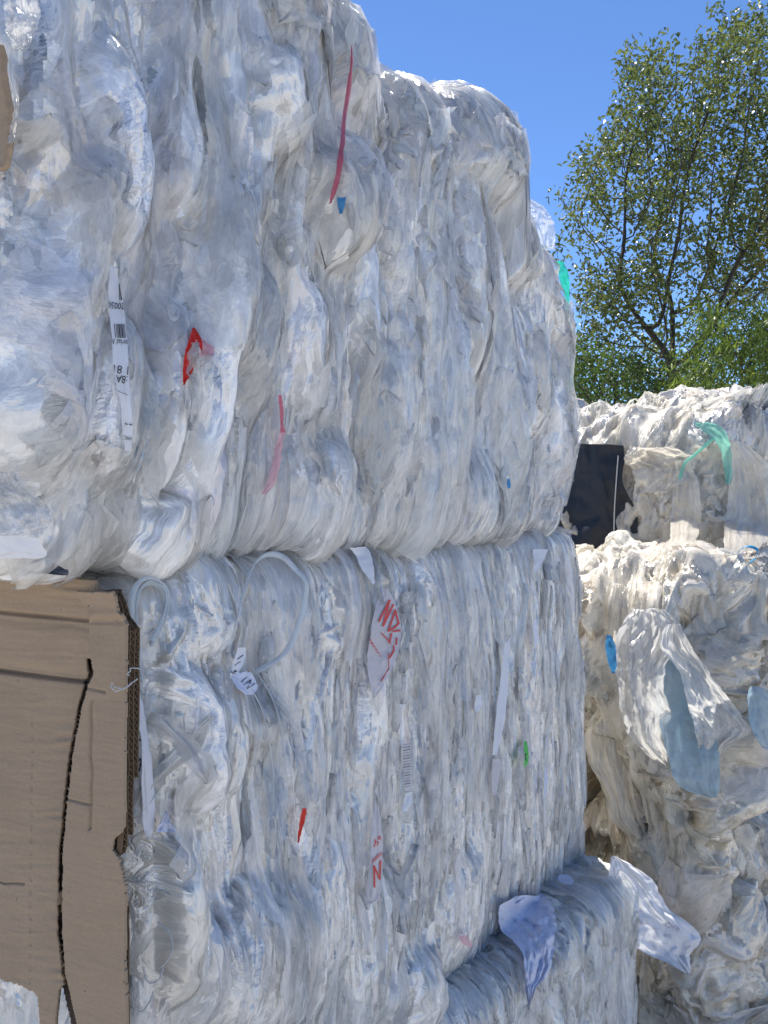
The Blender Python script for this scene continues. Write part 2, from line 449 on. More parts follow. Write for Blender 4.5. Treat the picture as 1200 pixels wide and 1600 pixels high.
def ground_mat():
    m, nt, out = new_mat('concrete_yard')
    tc = nd(nt, 'ShaderNodeTexCoord')
    n = nd(nt, 'ShaderNodeTexNoise'); n.inputs['Scale'].default_value = .35; n.inputs['Detail'].default_value = 8
    g = nd(nt, 'ShaderNodeTexNoise'); g.inputs['Scale'].default_value = 40; g.inputs['Detail'].default_value = 4
    ln(nt, tc.outputs['Object'], n.inputs['Vector']); ln(nt, tc.outputs['Object'], g.inputs['Vector'])
    mx = nd(nt, 'ShaderNodeMix', data_type='RGBA'); ln(nt, n.outputs['Fac'], mx.inputs['Factor'])
    mx.inputs['A'].default_value = (.44, .42, .39, 1); mx.inputs['B'].default_value = (.58, .56, .52, 1)
    m2 = nd(nt, 'ShaderNodeMix', data_type='RGBA', blend_type='MULTIPLY'); m2.inputs['Factor'].default_value = .3
    ln(nt, mx.outputs['Result'], m2.inputs['A']); ln(nt, g.outputs['Fac'], m2.inputs['B'])
    bp = nd(nt, 'ShaderNodeBump'); bp.inputs['Strength'].default_value = .4; ln(nt, g.outputs['Fac'], bp.inputs['Height'])
    pb = nd(nt, 'ShaderNodeBsdfPrincipled'); pb.inputs['Roughness'].default_value = .9
    ln(nt, m2.outputs['Result'], pb.inputs['Base Color']); ln(nt, bp.outputs[0], pb.inputs['Normal'])
    ln(nt, pb.outputs[0], out.inputs['Surface'])
    return m


gx = np.linspace(-400, 400, 41)
GX, GY = np.meshgrid(gx, gx)
gnd = mesh_obj('ground', np.stack([GX, GY, np.zeros_like(GX)], -1).reshape(-1, 3), grid_faces(41, 41), ground_mat())
tag(gnd, kind='structure')
gnd['label'] = 'pale concrete yard the bales stand on'

# ------------------------------------------------------------------ world and sun
SUN_EL, SUN_AZ = 63.0, -20.0     # azimuth measured from +Y towards +X
w = bpy.data.worlds.new('World'); scene.world = w; w.use_nodes = True
wn = w.node_tree; wn.nodes.clear()
sky = wn.nodes.new('ShaderNodeTexSky'); sky.sky_type = 'NISHITA'; sky.sun_disc = False
sky.sun_elevation = R(SUN_EL); sky.sun_rotation = R(SUN_AZ)
sky.air_density = 1.0; sky.dust_density = 0.0; sky.ozone_density = 10.0; sky.altitude = 2800
bg = wn.nodes.new('ShaderNodeBackground'); bg.inputs['Strength'].default_value = .10
wo = wn.nodes.new('ShaderNodeOutputWorld')
wn.links.new(sky.outputs[0], bg.inputs['Color']); wn.links.new(bg.outputs[0], wo.inputs['Surface'])
sl = bpy.data.lights.new('sun', 'SUN'); sl.energy = 4.3; sl.angle = R(.5); sl.color = (1, .95, .87)
so = bpy.data.objects.new('sun', sl); COL.objects.link(so)
sv = Vector((math.sin(R(SUN_AZ)) * math.cos(R(SUN_EL)), math.cos(R(SUN_AZ)) * math.cos(R(SUN_EL)), math.sin(R(SUN_EL))))
so.rotation_euler = sv.to_track_quat('Z', 'Y').to_euler()
so.location = (0, 0, 30)

scene.view_settings.view_transform = 'Standard'
scene.view_settings.look = 'None'
scene.view_settings.exposure = 1.0
scene.view_settings.gamma = 1
scene.view_settings.use_curve_mapping = False
scene.render.engine = 'CYCLES'
scene.cycles.use_denoising = True
scene.cycles.max_bounces = 10
scene.cycles.diffuse_bounces = 5
scene.cycles.transparent_max_bounces = 16
scene.cycles.sample_clamp_indirect = 6

# ------------------------------------------------------------------ bales
def wrap(U, lo, hi, r):
    """arc-length walk over a rounded edge: position, how far round the corner, sine of the turn"""
    x = U.copy(); g = np.zeros_like(U); s = np.zeros_like(U)
    for sg, e in ((1, hi), (-1, lo)):
        a = sg * (U - e) + r
        k = a > 0
        ph = np.minimum(a[k] / r, np.pi / 2)
        ex = np.maximum(a[k] - r * np.pi / 2, 0)
        x[k] = e - sg * r + sg * r * np.sin(ph)
        g[k] = r * (1 - np.cos(ph)) + ex
        s[k] = sg * np.sin(ph)
    return x, g, s


def axis_samples(lo, hi, fine, before, after, coarse):
    a = np.arange(lo, hi, fine)
    b = lo - np.cumsum(np.linspace(fine, coarse, max(2, int(before / ((fine + coarse) / 2)))))[::-1] if before > 0 else np.zeros(0)
    c = a[-1] + np.cumsum(np.linspace(fine, coarse, max(2, int(after / ((fine + coarse) / 2))))) if after > 0 else np.zeros(0)
    return np.concatenate([b, a, c])


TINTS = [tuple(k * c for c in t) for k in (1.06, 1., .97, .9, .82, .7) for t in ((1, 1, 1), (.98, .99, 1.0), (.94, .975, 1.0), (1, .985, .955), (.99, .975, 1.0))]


class Bale:
    def __init__(s, O, d, z0, W, H, D, rc=.06, res=.0024, left=.1, top=.2, right=.15, under=.05, coarse=.012,
                 ztop=None, topslope=0., xright=None, rt=None, bulge=.02, f0=0., zshear=0., jag=0., jagt=0.):
        s.zshear = zshear; s.jag = jag; s.jagt = jagt
        s.O = np.array(O, float); s.d = np.array(d, float) / np.linalg.norm(d)
        s.n = np.array([s.d[1], -s.d[0]])
        s.z0 = z0; s.W = W; s.H = H; s.D = D; s.rc = rc; s.rt = rt or rc
        s.Ua = axis_samples(f0, W, res, left, right, coarse)
        s.Va = axis_samples(0, H, res, under, top, coarse)
        s.U, s.V = np.meshgrid(s.Ua, s.Va)
        s.ztop = ztop; s.topslope = topslope; s.xright = xright; s.bulge = bulge
        s.Hh = np.zeros_like(s.U)
        s.S = np.zeros_like(s.U); s.T = np.zeros_like(s.U); s.I = np.zeros_like(s.U)
        s.tint = np.ones(s.U.shape + (3,))
        s.lid = 0; s.res = res

    def px2uv(s, px, py):
        a = (px - 600) / F
        # O + u d = depth*(a,1)
        A = np.array([[s.d[0], -a], [s.d[1], -1]])
        u, dep = np.linalg.solve(A, -s.O)
        return u, ZC - (py - HY) / F * dep - s.z0, dep

    def base(s, h0):
        s.Hh = h0.copy()
        s.S = s.U.copy(); s.T = s.V.copy()

    def lobe(s, cu, cv, w, l, tilt=0., amp=.03, sink=.4, Hs=None, folds=3., fold=.25, skew=0., bend=0., tint=None, tp=2.4, asym=0., abs_base=None, power=.6):
        """one fold of film: a pillow drawn out along its length, pinched at the ends, pressed over what lies below"""
        s.lid += 1
        R_ = max(w, l) * 1.05 + abs(bend) * l
        i0, i1 = np.searchsorted(s.Ua, [cu - R_, cu + R_]); j0, j1 = np.searchsorted(s.Va, [cv - R_, cv + R_])
        if i1 - i0 < 2 or j1 - j0 < 2: return
        sl_ = (slice(j0, j1), slice(i0, i1))
        du = s.U[sl_] - cu; dv = s.V[sl_] - cv
        c_, s_ = math.cos(tilt), math.sin(tilt)
        y = (dv * c_ + du * s_) / l
        x = du * c_ - dv * s_
        sd = s.lid * 1.37
        x = x + bend * l * (y * y - .4) + w * .22 * vn2(y * 2.1 + sd, sd * .7, 3) + w * .10 * vn2(y * 6 + sd, sd * .7, 5)
        yy = np.clip(np.abs(y), 0, 1)
        wp = w * np.power(np.maximum(1 - yy ** tp, 0), .62) * (1 + asym * y)
        q = x / np.maximum(wp, 1e-5)
        ins = (yy < 1) & (np.abs(q) < 1)
        prof = np.power(np.maximum(1 - np.abs(q) ** 2.2, 0), power) * (1 + skew * q)
        prof = prof * np.power(np.maximum(1 - yy ** 4, 0), .5)
        if fold:
            fr = ridge2(q * folds * .5 + sd, y * .9 + sd * .3, int(sd * 7) % 1000, 2)
            prof = prof + fold * fr * np.maximum(1 - q * q, 0) * (1 - yy ** 3)
        h = (Hs[sl_] if Hs is not None else 0) + amp * (prof - sink)
        if abs_base is not None: h = h + abs_base
        k = ins & (h > s.Hh[sl_])
        s.Hh[sl_][k] = h[k]
        s.S[sl_][k] = x[k]; s.T[sl_][k] = (y * l)[k]; s.I[sl_][k] = s.lid
        if tint is None: tint = TINTS[int(RNG.integers(len(TINTS)))]
        s.tint[sl_][k] = tint

    def plobe(s, cx, cy, rx, ry, tilt=0., amp=.03, **kw):
        """lobe from what the photo shows at (cx,cy)"""
        u, v, dep = s.px2uv(cx, cy)
        u1 = s.px2uv(cx + rx, cy)[0]; u0 = s.px2uv(cx - rx, cy)[0]
        s.lobe(u, v, (u1 - u0) / 2, ry / F * dep, R(tilt), amp, **kw)

    def scatter(s, n, ur, vr, wr, lr, ar, tilt=.12, dens=None, **kw):
        rad = int(.03 / s.res)
        Hs = blur(s.Hh, rad, rad)
        for _ in range(n):
            u = RNG.uniform(*ur); v = RNG.uniform(*vr)
            if dens is not None and RNG.random() > dens(u, v): continue
            f = RNG.random() ** 1.6
            w_ = wr[0] + (wr[1] - wr[0]) * f
            l_ = max(lr[0] + (lr[1] - lr[0]) * RNG.random() ** 1.3, w_ * 1.15)
            a = ar[0] + (ar[1] - ar[0]) * RNG.random() * (.5 + .5 * f)
            kk = dict(kw)
            kk.setdefault('skew', RNG.uniform(-.5, .5))
            s.lobe(u, v, w_, l_, RNG.normal(0, tilt), a, Hs=Hs, sink=RNG.uniform(.25, .6),
                   folds=RNG.uniform(2, 6), fold=kk.pop('fold', RNG.uniform(.1, .4)), bend=RNG.normal(0, .06),
                   asym=RNG.uniform(-.5, .5), tp=RNG.uniform(1.6, 4), **kk)

    def finish(s, smooth=1, fine=.0016):
        Hh = blur(s.Hh, smooth, smooth)
        pm = np.clip(.5 + 1.6 * fbm2(s.U * 9, s.V * 5, 77, 2), .1, 1)
        Hh = Hh + fine * fbm2(s.S * 110 + s.I * 3.1, s.T * 9 + s.I, 5, 3) + fine * pm * ridge2(s.S * 45 + s.I, s.T * 26, 8, 2)
        s.Hf = Hh
        x, gx_, sx = wrap(s.U, 0, s.W, s.rc)
        z, gz_, sz = wrap(s.V, 0, s.H, s.rt)
        if s.ztop is not None:
            zt = np.interp(s.U, *s.ztop)
            z = z * zt / s.H
        z = z + np.where(s.V > s.H / 2, s.topslope * gz_, 0) + s.zshear * (1 - s.U / s.W)
        z = z + s.jag * (vn2(s.U * 9, 0 * s.U, 81) + .5 * vn2(s.U * 23, 0 * s.U, 82)) * np.clip(1 - s.V / (.22 * s.H), 0, 1)
        z = z + s.jagt * (ridge2(s.U * 7, 0 * s.U, 83, 3)) * np.clip((s.V / s.H - .75) / .25, 0, 1)
        if s.xright is not None:
            xs = np.interp(s.V, *s.xright)
            z_ = x > s.W * .5
            x = np.where(z_, s.W * .5 + (x - s.W * .5) * (1 + xs / (s.W * .5)), x)
        # the middle of a pressed face swells a little
        bl = s.bulge * np.clip(np.sin(np.clip(s.U / s.W, 0, 1) * np.pi), 0, 1) ** .5 * np.clip(np.sin(np.clip(s.V / s.H, 0, 1) * np.pi), 0, 1) ** .6
        back = np.minimum(gx_ + gz_, s.D) - bl
        cx = np.sqrt(np.maximum(1 - sx * sx, 0)); cz = np.sqrt(np.maximum(1 - sz * sz, 0))
        nn = np.maximum(cx * cz, .0)
        nx = sx * np.where(np.abs(sz) > .99, .4, 1); nz_ = sz
        L = np.sqrt(nx * nx + nz_ * nz_ + nn * nn) + 1e-6
        nx, nz_, nn = nx / L, nz_ / L, nn / L
        N = np.stack([s.d[0] * nx + s.n[0] * nn, s.d[1] * nx + s.n[1] * nn, nz_], -1)
        B = np.stack([s.O[0] + s.d[0] * x - s.n[0] * back, s.O[1] + s.d[1] * x - s.n[1] * back, s.z0 + z], -1)
        s.B = B; s.N = N
        s.Pg = B + N * Hh[..., None]
        s.Psm = B + N * blur(Hh, int(.010 / s.res), int(.012 / s.res))[..., None]
        return s

    def build(s, parent, mat, name='compressed_film'):
        nv, nu = s.U.shape
        v = s.Pg.reshape(-1, 3); f = grid_faces(nv, nu)
        # close the back with a wall a bale's depth behind the front
        ring = np.concatenate([np.arange(nu), np.arange(1, nv) * nu + nu - 1, (nv - 1) * nu + np.arange(nu - 2, -1, -1), np.arange(nv - 2, 0, -1) * nu])
        rp = v[ring].copy()
        nb = s.n
        dist = (rp[:, 0] - s.O[0]) * nb[0] + (rp[:, 1] - s.O[1]) * nb[1]
        k = -s.D - dist
        rp[:, 0] += nb[0] * k; rp[:, 1] += nb[1] * k
        m0 = len(v)
        c0 = rp.mean(0)
        v = np.concatenate([v, rp, c0 + (rp - c0) * .002])
        m = len(ring); a = np.arange(m); b = (a + 1) % m
        f2 = np.stack([ring[b], ring[a], m0 + a, m0 + b], -1)
        f3 = np.stack([m0 + b, m0 + a, m0 + m + a, m0 + m + b], -1)
        # texture coordinates per face corner: a face that straddles two folds takes those of the upper one
        def corners(f_):
            S, T, I, U, V, Hh = (q.ravel()[f_] for q in (s.S, s.T, s.I, s.U, s.V, s.Hf))
            top = np.argmax(Hh, 1)[:, None]
            mixed = (I.max(1) != I.min(1))[:, None]
            g = lambda q: np.take_along_axis(q, top, 1)
            S2 = np.where(mixed, g(S) + U - g(U), S); T2 = np.where(mixed, g(T) + V - g(V), T); I2 = np.where(mixed, g(I) + 0 * I, I)
            ti_ = s.tint.reshape(-1, 3)[f_]
            tt = np.take_along_axis(ti_, top[..., None], 1)
            return np.stack([S2, T2, I2 * 3.7], -1).reshape(-1, 3), np.concatenate([np.broadcast_to(tt, ti_.shape).reshape(-1, 3), np.ones((f_.size, 1))], 1)
        fl, ti = corners(f)
        m8 = 4 * (len(f2) + len(f3))
        flow = np.concatenate([fl, np.zeros((m8, 3))])
        ti = np.concatenate([ti, np.ones((m8, 4))])
        me_f = np.concatenate([f, f2, f3])
        o = mesh_obj(name, v, me_f, mat, parent, attrs={'flow': ('FLOAT_VECTOR', flow), 'tint': ('FLOAT_COLOR', ti)})
        return o

    def shell(s, parent, mat, seed, n, ur, vr, wr, lr, ar, tilt=.1, cover=.1, name='film_sheet', lift=.004, step=1, mscale=(7, 3)):
        """one more, thinner layer of torn film over the face: broad soft drapes, holes with ragged edges"""
        keep = (s.Hh, s.S, s.T, s.I, s.tint, s.lid)
        r = int(.009 / s.res)
        s.Hh = .5 * blur(s.Hf, r, r) + .5 * blur(s.Hf, 2, 2) + lift
        s.S = s.U.copy(); s.T = s.V.copy(); s.I = np.zeros_like(s.U) + seed; s.tint = np.ones(s.U.shape + (3,))
        s.scatter(n, ur, vr, wr, lr, ar, tilt, fold=.25)
        Hh = blur(s.Hh, 2, 2) + .0012 * fbm2(s.S * 70 + s.I, s.T * 12, seed, 3)
        v = (s.B + s.N * Hh[..., None]).reshape(-1, 3)
        s.shell_v = v
        nv, nu = s.U.shape
        f = grid_faces(nv, nu)
        mk = fbm2(s.U * mscale[0] + .3 * vn2(s.U * 30, s.V * 20, seed), s.V * mscale[1], seed + 5, 5, .6) + cover
        mk = mk + np.where((s.U < s.Ua[2]) | (s.V < .01), -9, 0)
        f = f[mk.ravel()[f].min(1) > 0]
        use = np.unique(f); mp = np.zeros(nv * nu, int); mp[use] = np.arange(len(use))
        flow = np.stack([s.S, s.T, s.I * 3.7], -1).reshape(-1, 3)
        sf = f
        S, I = flow[sf], s.I.ravel()[sf]
        mixed = I.max(1) != I.min(1)
        uv = np.stack([s.U, s.V, 0 * s.U], -1).reshape(-1, 3)[sf]
        S = np.where(mixed[:, None, None], S[:, :1] + uv - uv[:, :1], S)
        ti = np.ones((sf.size, 4)); ti[:, :3] = np.repeat(s.tint.reshape(-1, 3)[sf[:, 0]], 4, 0)
        o = mesh_obj(name, v[use], mp[f], mat, parent, attrs={'flow': ('FLOAT_VECTOR', S.reshape(-1, 3)), 'tint': ('FLOAT_COLOR', ti)})
        s.Hh, s.S, s.T, s.I, s.tint, s.lid = keep
        return o

    def at(s, u, v, smooth=True):
        """surface point and normal at face coordinates"""
        G = s.Psm if smooth else s.Pg
        i = np.clip(np.searchsorted(s.Ua, u) - 1, 0, len(s.Ua) - 2); j = np.clip(np.searchsorted(s.Va, v) - 1, 0, len(s.Va) - 2)
        fu = np.clip((u - s.Ua[i]) / (s.Ua[i + 1] - s.Ua[i]), 0, 1)[..., None]; fv = np.clip((v - s.Va[j]) / (s.Va[j + 1] - s.Va[j]), 0, 1)[..., None]
        p = (G[j, i] * (1 - fu) + G[j, i + 1] * fu) * (1 - fv) + (G[j + 1, i] * (1 - fu) + G[j + 1, i + 1] * fu) * fv
        return p, s.N[j, i]

    def loose(s, n, ur, vr, wr, lr, parent, mat, tilt=.15, lift=.006, name='loose_film', curl=.02, dens=None):
        """torn strips and tatters of film that lie over the face, edges free"""
        mb = MB()
        for q in range(n):
            u = RNG.uniform(*ur); v = RNG.uniform(*vr)
            if dens is not None and RNG.random() > dens(u, v): continue
            w_ = RNG.uniform(*wr); l_ = RNG.uniform(*lr); a = RNG.normal(0, tilt)
            nr, nc = max(10, int(l_ / .007)), max(7, int(w_ / .0035))
            t = np.linspace(-1, 1, nr)[:, None]; x = np.linspace(-1, 1, nc)[None, :]
            sd = RNG.uniform(0, 900)
            pr = np.maximum(1 - np.abs(t) ** RNG.uniform(1.6, 5), 0) ** .6 * (1 + .5 * vn2(t * 4 + sd, sd, 2)) + .03
            xx = x * w_ * pr * (1 + .25 * vn2(t * 14 + sd, np.sign(x) * 3 + sd, 6) * (np.abs(x) > .6)) + .5 * w_ * vn2(t * 1.7 + sd, sd + 5, 3)
            yy = t * l_ + .15 * w_ * vn2(x * 3 + sd, t * 2, 4)
            uu = u + xx * math.cos(a) + yy * math.sin(a); vv = v - xx * math.sin(a) + yy * math.cos(a)
            p, nrm = s.at(uu, vv)
            off = lift + lift * 1.1 * ridge2(x * 1.6 + sd, t * l_ * 6, 9, 2) + curl * w_ / .02 * .25 * np.abs(x) ** 2 * (vn2(t * 3 + sd, sd + np.sign(x), 7)) + lift * .8 * fbm2(x * 2 + sd, t * l_ * 25, 12, 2)
            p = p + nrm * off[..., None]
            tc = np.array(TINTS[int(RNG.integers(len(TINTS)))])
            ti = np.ones((nr, nc, 4)); ti[..., :3] = tc
            mb.add(p.reshape(-1, 3), grid_faces(nr, nc), np.stack([xx, yy, np.full_like(xx, sd)], -1), ti)
        return mb.build(name, mat, parent)

# ---- the near stack: three bales, pressed film layers standing on edge
DM = np.array([.5632, .8263])          # direction of the near stack's long face
PM = np.array([.045, 1.52])            # a point on that face
ZJ = ZC - .10                          # joint between middle and upper bale


def on_face(t, out=0.):
    n = np.array([DM[1], -DM[0]])
    return PM + DM * t + n * out


# --- upper bale
up = Bale(on_face(-.79, -.012), DM, ZJ, 1.49, .74, .72, rc=.05, rt=.05, res=.0023, f0=-.09, left=.05, top=.22, right=.16, under=.09,
          ztop=([0, .04, .14, .25, .36, .43, .452, .459, .48, .53, .553, .558, .60, .66, .70, .71, .76, .80, .82, .86, 1.00, 1.065, 1.075, 1.10, 1.20, 1.27, 1.29, 1.34, 1.37, 1.5],
                [.57, .57, .66, .75, .79, .79, .78, .725, .73, .745, .74, .675, .68, .705, .715, .685, .72, .705, .735, .75, .79, .785, .62, .595, .605, .60, .555, .51, .46, .42]),
          xright=([0, .06, .2, .35, .5, .62, .8], [-.02, .0, .03, .03, .01, .0, -.02]), bulge=.03, zshear=.034, jag=.008, jagt=.008)
h0 = .012 * fbm2(up.U * 5, up.V * 2.2, 21, 3) + .012 * ridge2(up.U * 9 + .6 * vn2(up.U * 3, up.V * 4, 4), up.V * 1.6, 22, 3)
up.base(h0)
# broad smooth drapes on the left half, narrower folds to the right
up.scatter(80, (-.05, .8), (-.02, .9), (.028, .06), (.2, .5), (.035, .06), .08, fold=.18)
up.scatter(120, (.5, 1.6), (-.05, .85), (.016, .04), (.12, .36), (.02, .04), .07)
for L in [
    (128, 200, 42, 210, -3, .050), (55, 130, 45, 130, 4, .045), (40, 560, 85, 260, 3, .055), (265, 470, 62, 300, 11, .058),
    (225, 130, 40, 260, 3, .045), (290, 120, 38, 190, -2, .045), (395, 140, 62, 200, -10, .05), (485, 95, 52, 140, -18, .045),
    (345, 610, 45, 150, 4, .045), (330, 400, 22, 180, 6, .040), (575, 150, 26, 120, -4, .045), (640, 250, 46, 130, 4, .045),
    (600, 420, 42, 170, 3, .040), (700, 480, 36, 170, 2, .04), (790, 470, 34, 170, 0, .04), (840, 560, 26, 200, -2, .045),
    (545, 600, 40, 170, 2, .04), (120, 690, 62, 170, 6, .05), (640, 640, 36, 160, 1, .045), (750, 660, 40, 170, 1, .045)]:
    up.plobe(*L, folds=5, fold=.16, sink=.3)
# bulging feet of the folds along the joint
for cx, cy, rx, ry, tl, am, ti in [
    (262, 770, 44, 118, 10, .055, (.97, .93, .98)), (322, 770, 26, 95, 2, .045, None),
    (375, 790, 30, 80, 0, .045, None), (452, 790, 52, 92, -2, .055, (.95, .97, 1)), (520, 815, 34, 66, 3, .045, None), (590, 815, 40, 62, -3, .05, (.93, .91, .88)),
    (645, 800, 30, 80, 0, .045, None), (715, 800, 50, 66, 2, .055, (.96, .95, .93)), (775, 770, 30, 90, 0, .045, None), (90, 780, 60, 95, -6, .04, None), (170, 760, 36, 130, 4, .06, None), (35, 690, 60, 120, 0, .06, (1, .985, .95))]:
    up.plobe(cx, cy, rx, ry, tl, am, folds=5, fold=.2, sink=.2, tint=ti, tp=3)
up.scatter(300, (0, 1.6), (-.02, .85), (.007, .02), (.05, .17), (.008, .016), .10, dens=lambda u, v: .25 + .75 * min(1, max(0, (u - .3) / .5)))
KR = int(.05 / up.res)
def key(*a, **k):
    up.plobe(*a, Hs=blur(up.Hh, KR, KR), **k)
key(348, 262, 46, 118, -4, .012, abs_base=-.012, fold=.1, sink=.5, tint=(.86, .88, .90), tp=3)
key(353, 255, 27, 80, -5, .045, abs_base=.006, folds=4, fold=.06, sink=.2, tint=(.97, .97, .97), tp=3)
key(462, 352, 44, 108, 12, .055, abs_base=.006, folds=5, fold=.14, sink=.2, tint=(.95, .93, .90))
key(612, 190, 30, 90, 5, .05, folds=4, fold=.2, sink=.25)
key(826, 375, 30, 60, 10, .05, folds=6, fold=.25, sink=.25, tint=(1, .99, .96))
key(215, 850, 66, 50, 8, .055, folds=4, fold=.1, sink=.2, tint=(1, .985, .955), tp=3)
key(258, 760, 38, 110, 10, .045, folds=5, fold=.2, sink=.2, tint=(.97, .93, .98), tp=3)
key(455, 790, 46, 84, -2, .045, folds=5, fold=.15, sink=.2, tint=(.95, .97, 1), tp=3)
key(265, 470, 56, 290, 11, .045, abs_base=.004, folds=6, fold=.14, sink=.25, tint=(.96, .98, 1))
key(128, 210, 38, 200, -3, .04, folds=5, fold=.12, sink=.3, tint=(.95, .97, 1))
key(300, 560, 22, 70, 4, .04, folds=4, fold=.15, sink=.2)
key(405, 520, 30, 110, -3, .035, folds=5, fold=.15, sink=.25)
up.scatter(260, (0, 1.6), (-.02, .85), (.003, .008), (.04, .16), (.0025, .0055), .09, dens=lambda u, v: .3 + .7 * min(1, max(0, (u - .3) / .5)))
up.scatter(160, (.3, 1.6), (.66, .86), (.008, .03), (.03, .09), (.012, .035), .8, fold=.45)
up.scatter(200, (.3, 1.6), (.64, .86), (.004, .012), (.02, .06), (.006, .012), .8, fold=.45)
for cx, cy, rx, ry, tl, am, ti in [
    (128, 190, 36, 205, -4, .035, (.92, .96, 1.03)), (222, 170, 34, 225, 2, .03, (1.02, 1.03, 1.05)), (285, 130, 26, 185, -3, .03, (.93, .96, 1.0)), (335, 90, 34, 140, 6, .03, (1, 1, 1.02)),
    (405, 110, 52, 180, -12, .034, (1.03, 1.02, 1.0)), (478, 105, 44, 130, -18, .034, (1.04, 1.02, 1.0)), (395, 340, 17, 165, 5, .026, (1.02, 1.03, 1.05)), (252, 560, 48, 255, 9, .036, (.97, 1.0, 1.04)),
    (560, 320, 24, 165, 3, .028, (1.04, 1.03, 1.0)), (505, 480, 26, 125, -2, .026, (1, 1.01, 1.03)), (620, 410, 24, 175, 2, .026, (1.03, 1.02, 1.0)), (560, 640, 24, 150, 1, .026, (.98, 1, 1.04)),
    (660, 620, 22, 165, 0, .026, (1.03, 1.03, 1.03)), (700, 440, 22, 180, 1, .026, (1.02, 1.01, .99)), (760, 560, 22, 190, 0, .026, (1., 1.02, 1.05)), (800, 480, 20, 180, 0, .026, (1.03, 1.02, 1.0)),
    (842, 540, 17, 180, -1, .024, (1, 1.01, 1.03)), (38, 540, 66, 230, 2, .035, (1.05, 1.04, 1.02)), (62, 330, 40, 160, 11, .03, (.98, 1, 1.04)), (122, 640, 42, 150, 5, .034, (1.04, 1.03, 1.03)),
    (185, 650, 20, 160, 2, .028, (.95, .95, .97)), (340, 590, 24, 110, 3, .028, (1.02, 1.02, 1.03)), (425, 600, 24, 100, -2, .026, (1, 1, 1)), (330, 330, 18, 110, 6, .024, (1, 1.02, 1.04))]:
    key(cx, cy, rx, ry, tl, am * 1.35, folds=7, fold=.15, sink=.2, tint=ti, tp=2.8)
up.scatter(170, (0, 1.5), (.0, .74), (.004, .011), (.05, .16), (.0035, .007), .08)
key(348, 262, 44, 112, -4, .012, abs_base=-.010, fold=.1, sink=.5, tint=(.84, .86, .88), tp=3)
key(353, 255, 27, 80, -5, .045, abs_base=.008, folds=4, fold=.05, sink=.15, tint=(1.0, 1.0, .99), tp=3)
key(462, 352, 42, 106, 12, .05, abs_base=.008, folds=5, fold=.12, sink=.2, tint=(.98, .955, .92))
key(738, 266, 54, 104, -8, .075, abs_base=.012, folds=5, fold=.05, sink=.15, tint=(1, .985, .955), tp=3, power=.55)
up.scatter(40, (1.0, 1.2), (.5, .72), (.004, .012), (.03, .09), (.003, .006), .3)
up.finish(fine=.0009)

# --- middle bale: many thin layers pressed hard, tidy vertical folds
mid = Bale(on_face(-.625, 0), DM, ZJ - .825, 1.405, .815, .72, rc=.03, rt=.03, res=.0022, left=.42, top=.20, right=.14, under=.05, bulge=.012, jagt=.006,
           xright=([0, .1, .4, .7, .82], [.01, .0, .0, -.01, -.02]))
h0 = .008 * fbm2(mid.U * 4, mid.V * 2, 31, 3) + .012 * ridge2(mid.U * 11 + .5 * vn2(mid.U * 3, mid.V * 4, 14), mid.V * 1.0, 32, 3)
mid.base(h0)
mid.scatter(120, (-.02, 1.42), (-.05, .85), (.016, .04), (.12, .34), (.016, .032), .06, dens=lambda u, v: .8)
for cx, cy, rx, ry, tl, am, ti in [
    (305, 925, 62, 105, 6, .075, (.93, .97, 1)), (268, 1150, 40, 125, -2, .065, (.95, .96, 1)), (250, 1420, 52, 150, 6, .075, (1, .99, .96)),
    (215, 1350, 26, 62, 0, .06, (1, .98, .93)), (225, 1000, 30, 110, 0, .05, None), (430, 930, 50, 90, -4, .05, None), (378, 1110, 26, 30, 0, .05, (.96, .95, .92)),
    (400, 1290, 44, 190, 6, .045, None), (330, 1250, 34, 160, 0, .045, None), (395, 1480, 62, 130, -14, .055, None), (480, 1440, 40, 150, 10, .05, (.98, .98, 1)),
    (320, 1520, 46, 120, 0, .06, None), (560, 1480, 48, 130, 2, .045, None), (640, 1540, 30, 70, 0, .05, None), (525, 920, 34, 70, 2, .05, (.92, .96, 1))]:
    mid.plobe(cx, cy, rx, ry, tl, am, folds=6, fold=.25, sink=.25, tint=ti, tp=2.6)
mid.scatter(160, (-.4, -.01), (.0, .3), (.008, .03), (.05, .16), (.012, .025), .5)
mid.scatter(520, (0, 1.42), (-.02, .84), (.006, .016), (.07, .24), (.008, .017), .05)
KM = int(.04 / mid.res)
for cx, cy, rx, ry, tl, am, ti in [
    (300, 940, 50, 84, 6, .040, (1, 1.02, 1.05)), (352, 878, 22, 30, 30, .035, (1.02, 1.03, 1.05)), (268, 1150, 36, 118, -2, .05, (1.02, 1.02, 1.05)), (240, 1440, 34, 110, 6, .035, (1.03, 1.02, .99)), (278, 1500, 24, 90, -4, .03, (.95, .96, .98)),
    (212, 1350, 26, 60, 0, .04, (1.02, 1., .95)), (325, 1120, 24, 120, -4, .035, (.86, .88, .9)), (395, 1480, 52, 130, -14, .045, (.95, .95, .96)), (440, 1300, 26, 230, 8, .035, (1, 1, 1)),
    (380, 1130, 22, 30, 20, .03, (.98, .96, .92)), (330, 1480, 34, 120, 8, .04, (.9, .9, .9)),
    (700, 1420, 40, 90, 0, .02, (1, 1, 1)), (620, 1540, 40, 60, 10, .045, (1.03, 1.03, 1.03)), (555, 1200, 22, 200, 2, .03, (1.04, 1.04, 1.03))]:
    mid.plobe(cx, cy, rx, ry, tl, am, folds=6, fold=.16, sink=.2, tint=ti, tp=2.6, Hs=blur(mid.Hh, KM, KM))
mid.scatter(130, (.02, .7), (.66, .86), (.006, .022), (.03, .09), (.010, .026), .7, fold=.45)
mid.scatter(620, (0, 1.42), (-.02, .84), (.003, .007), (.05, .22), (.003, .006), .04)
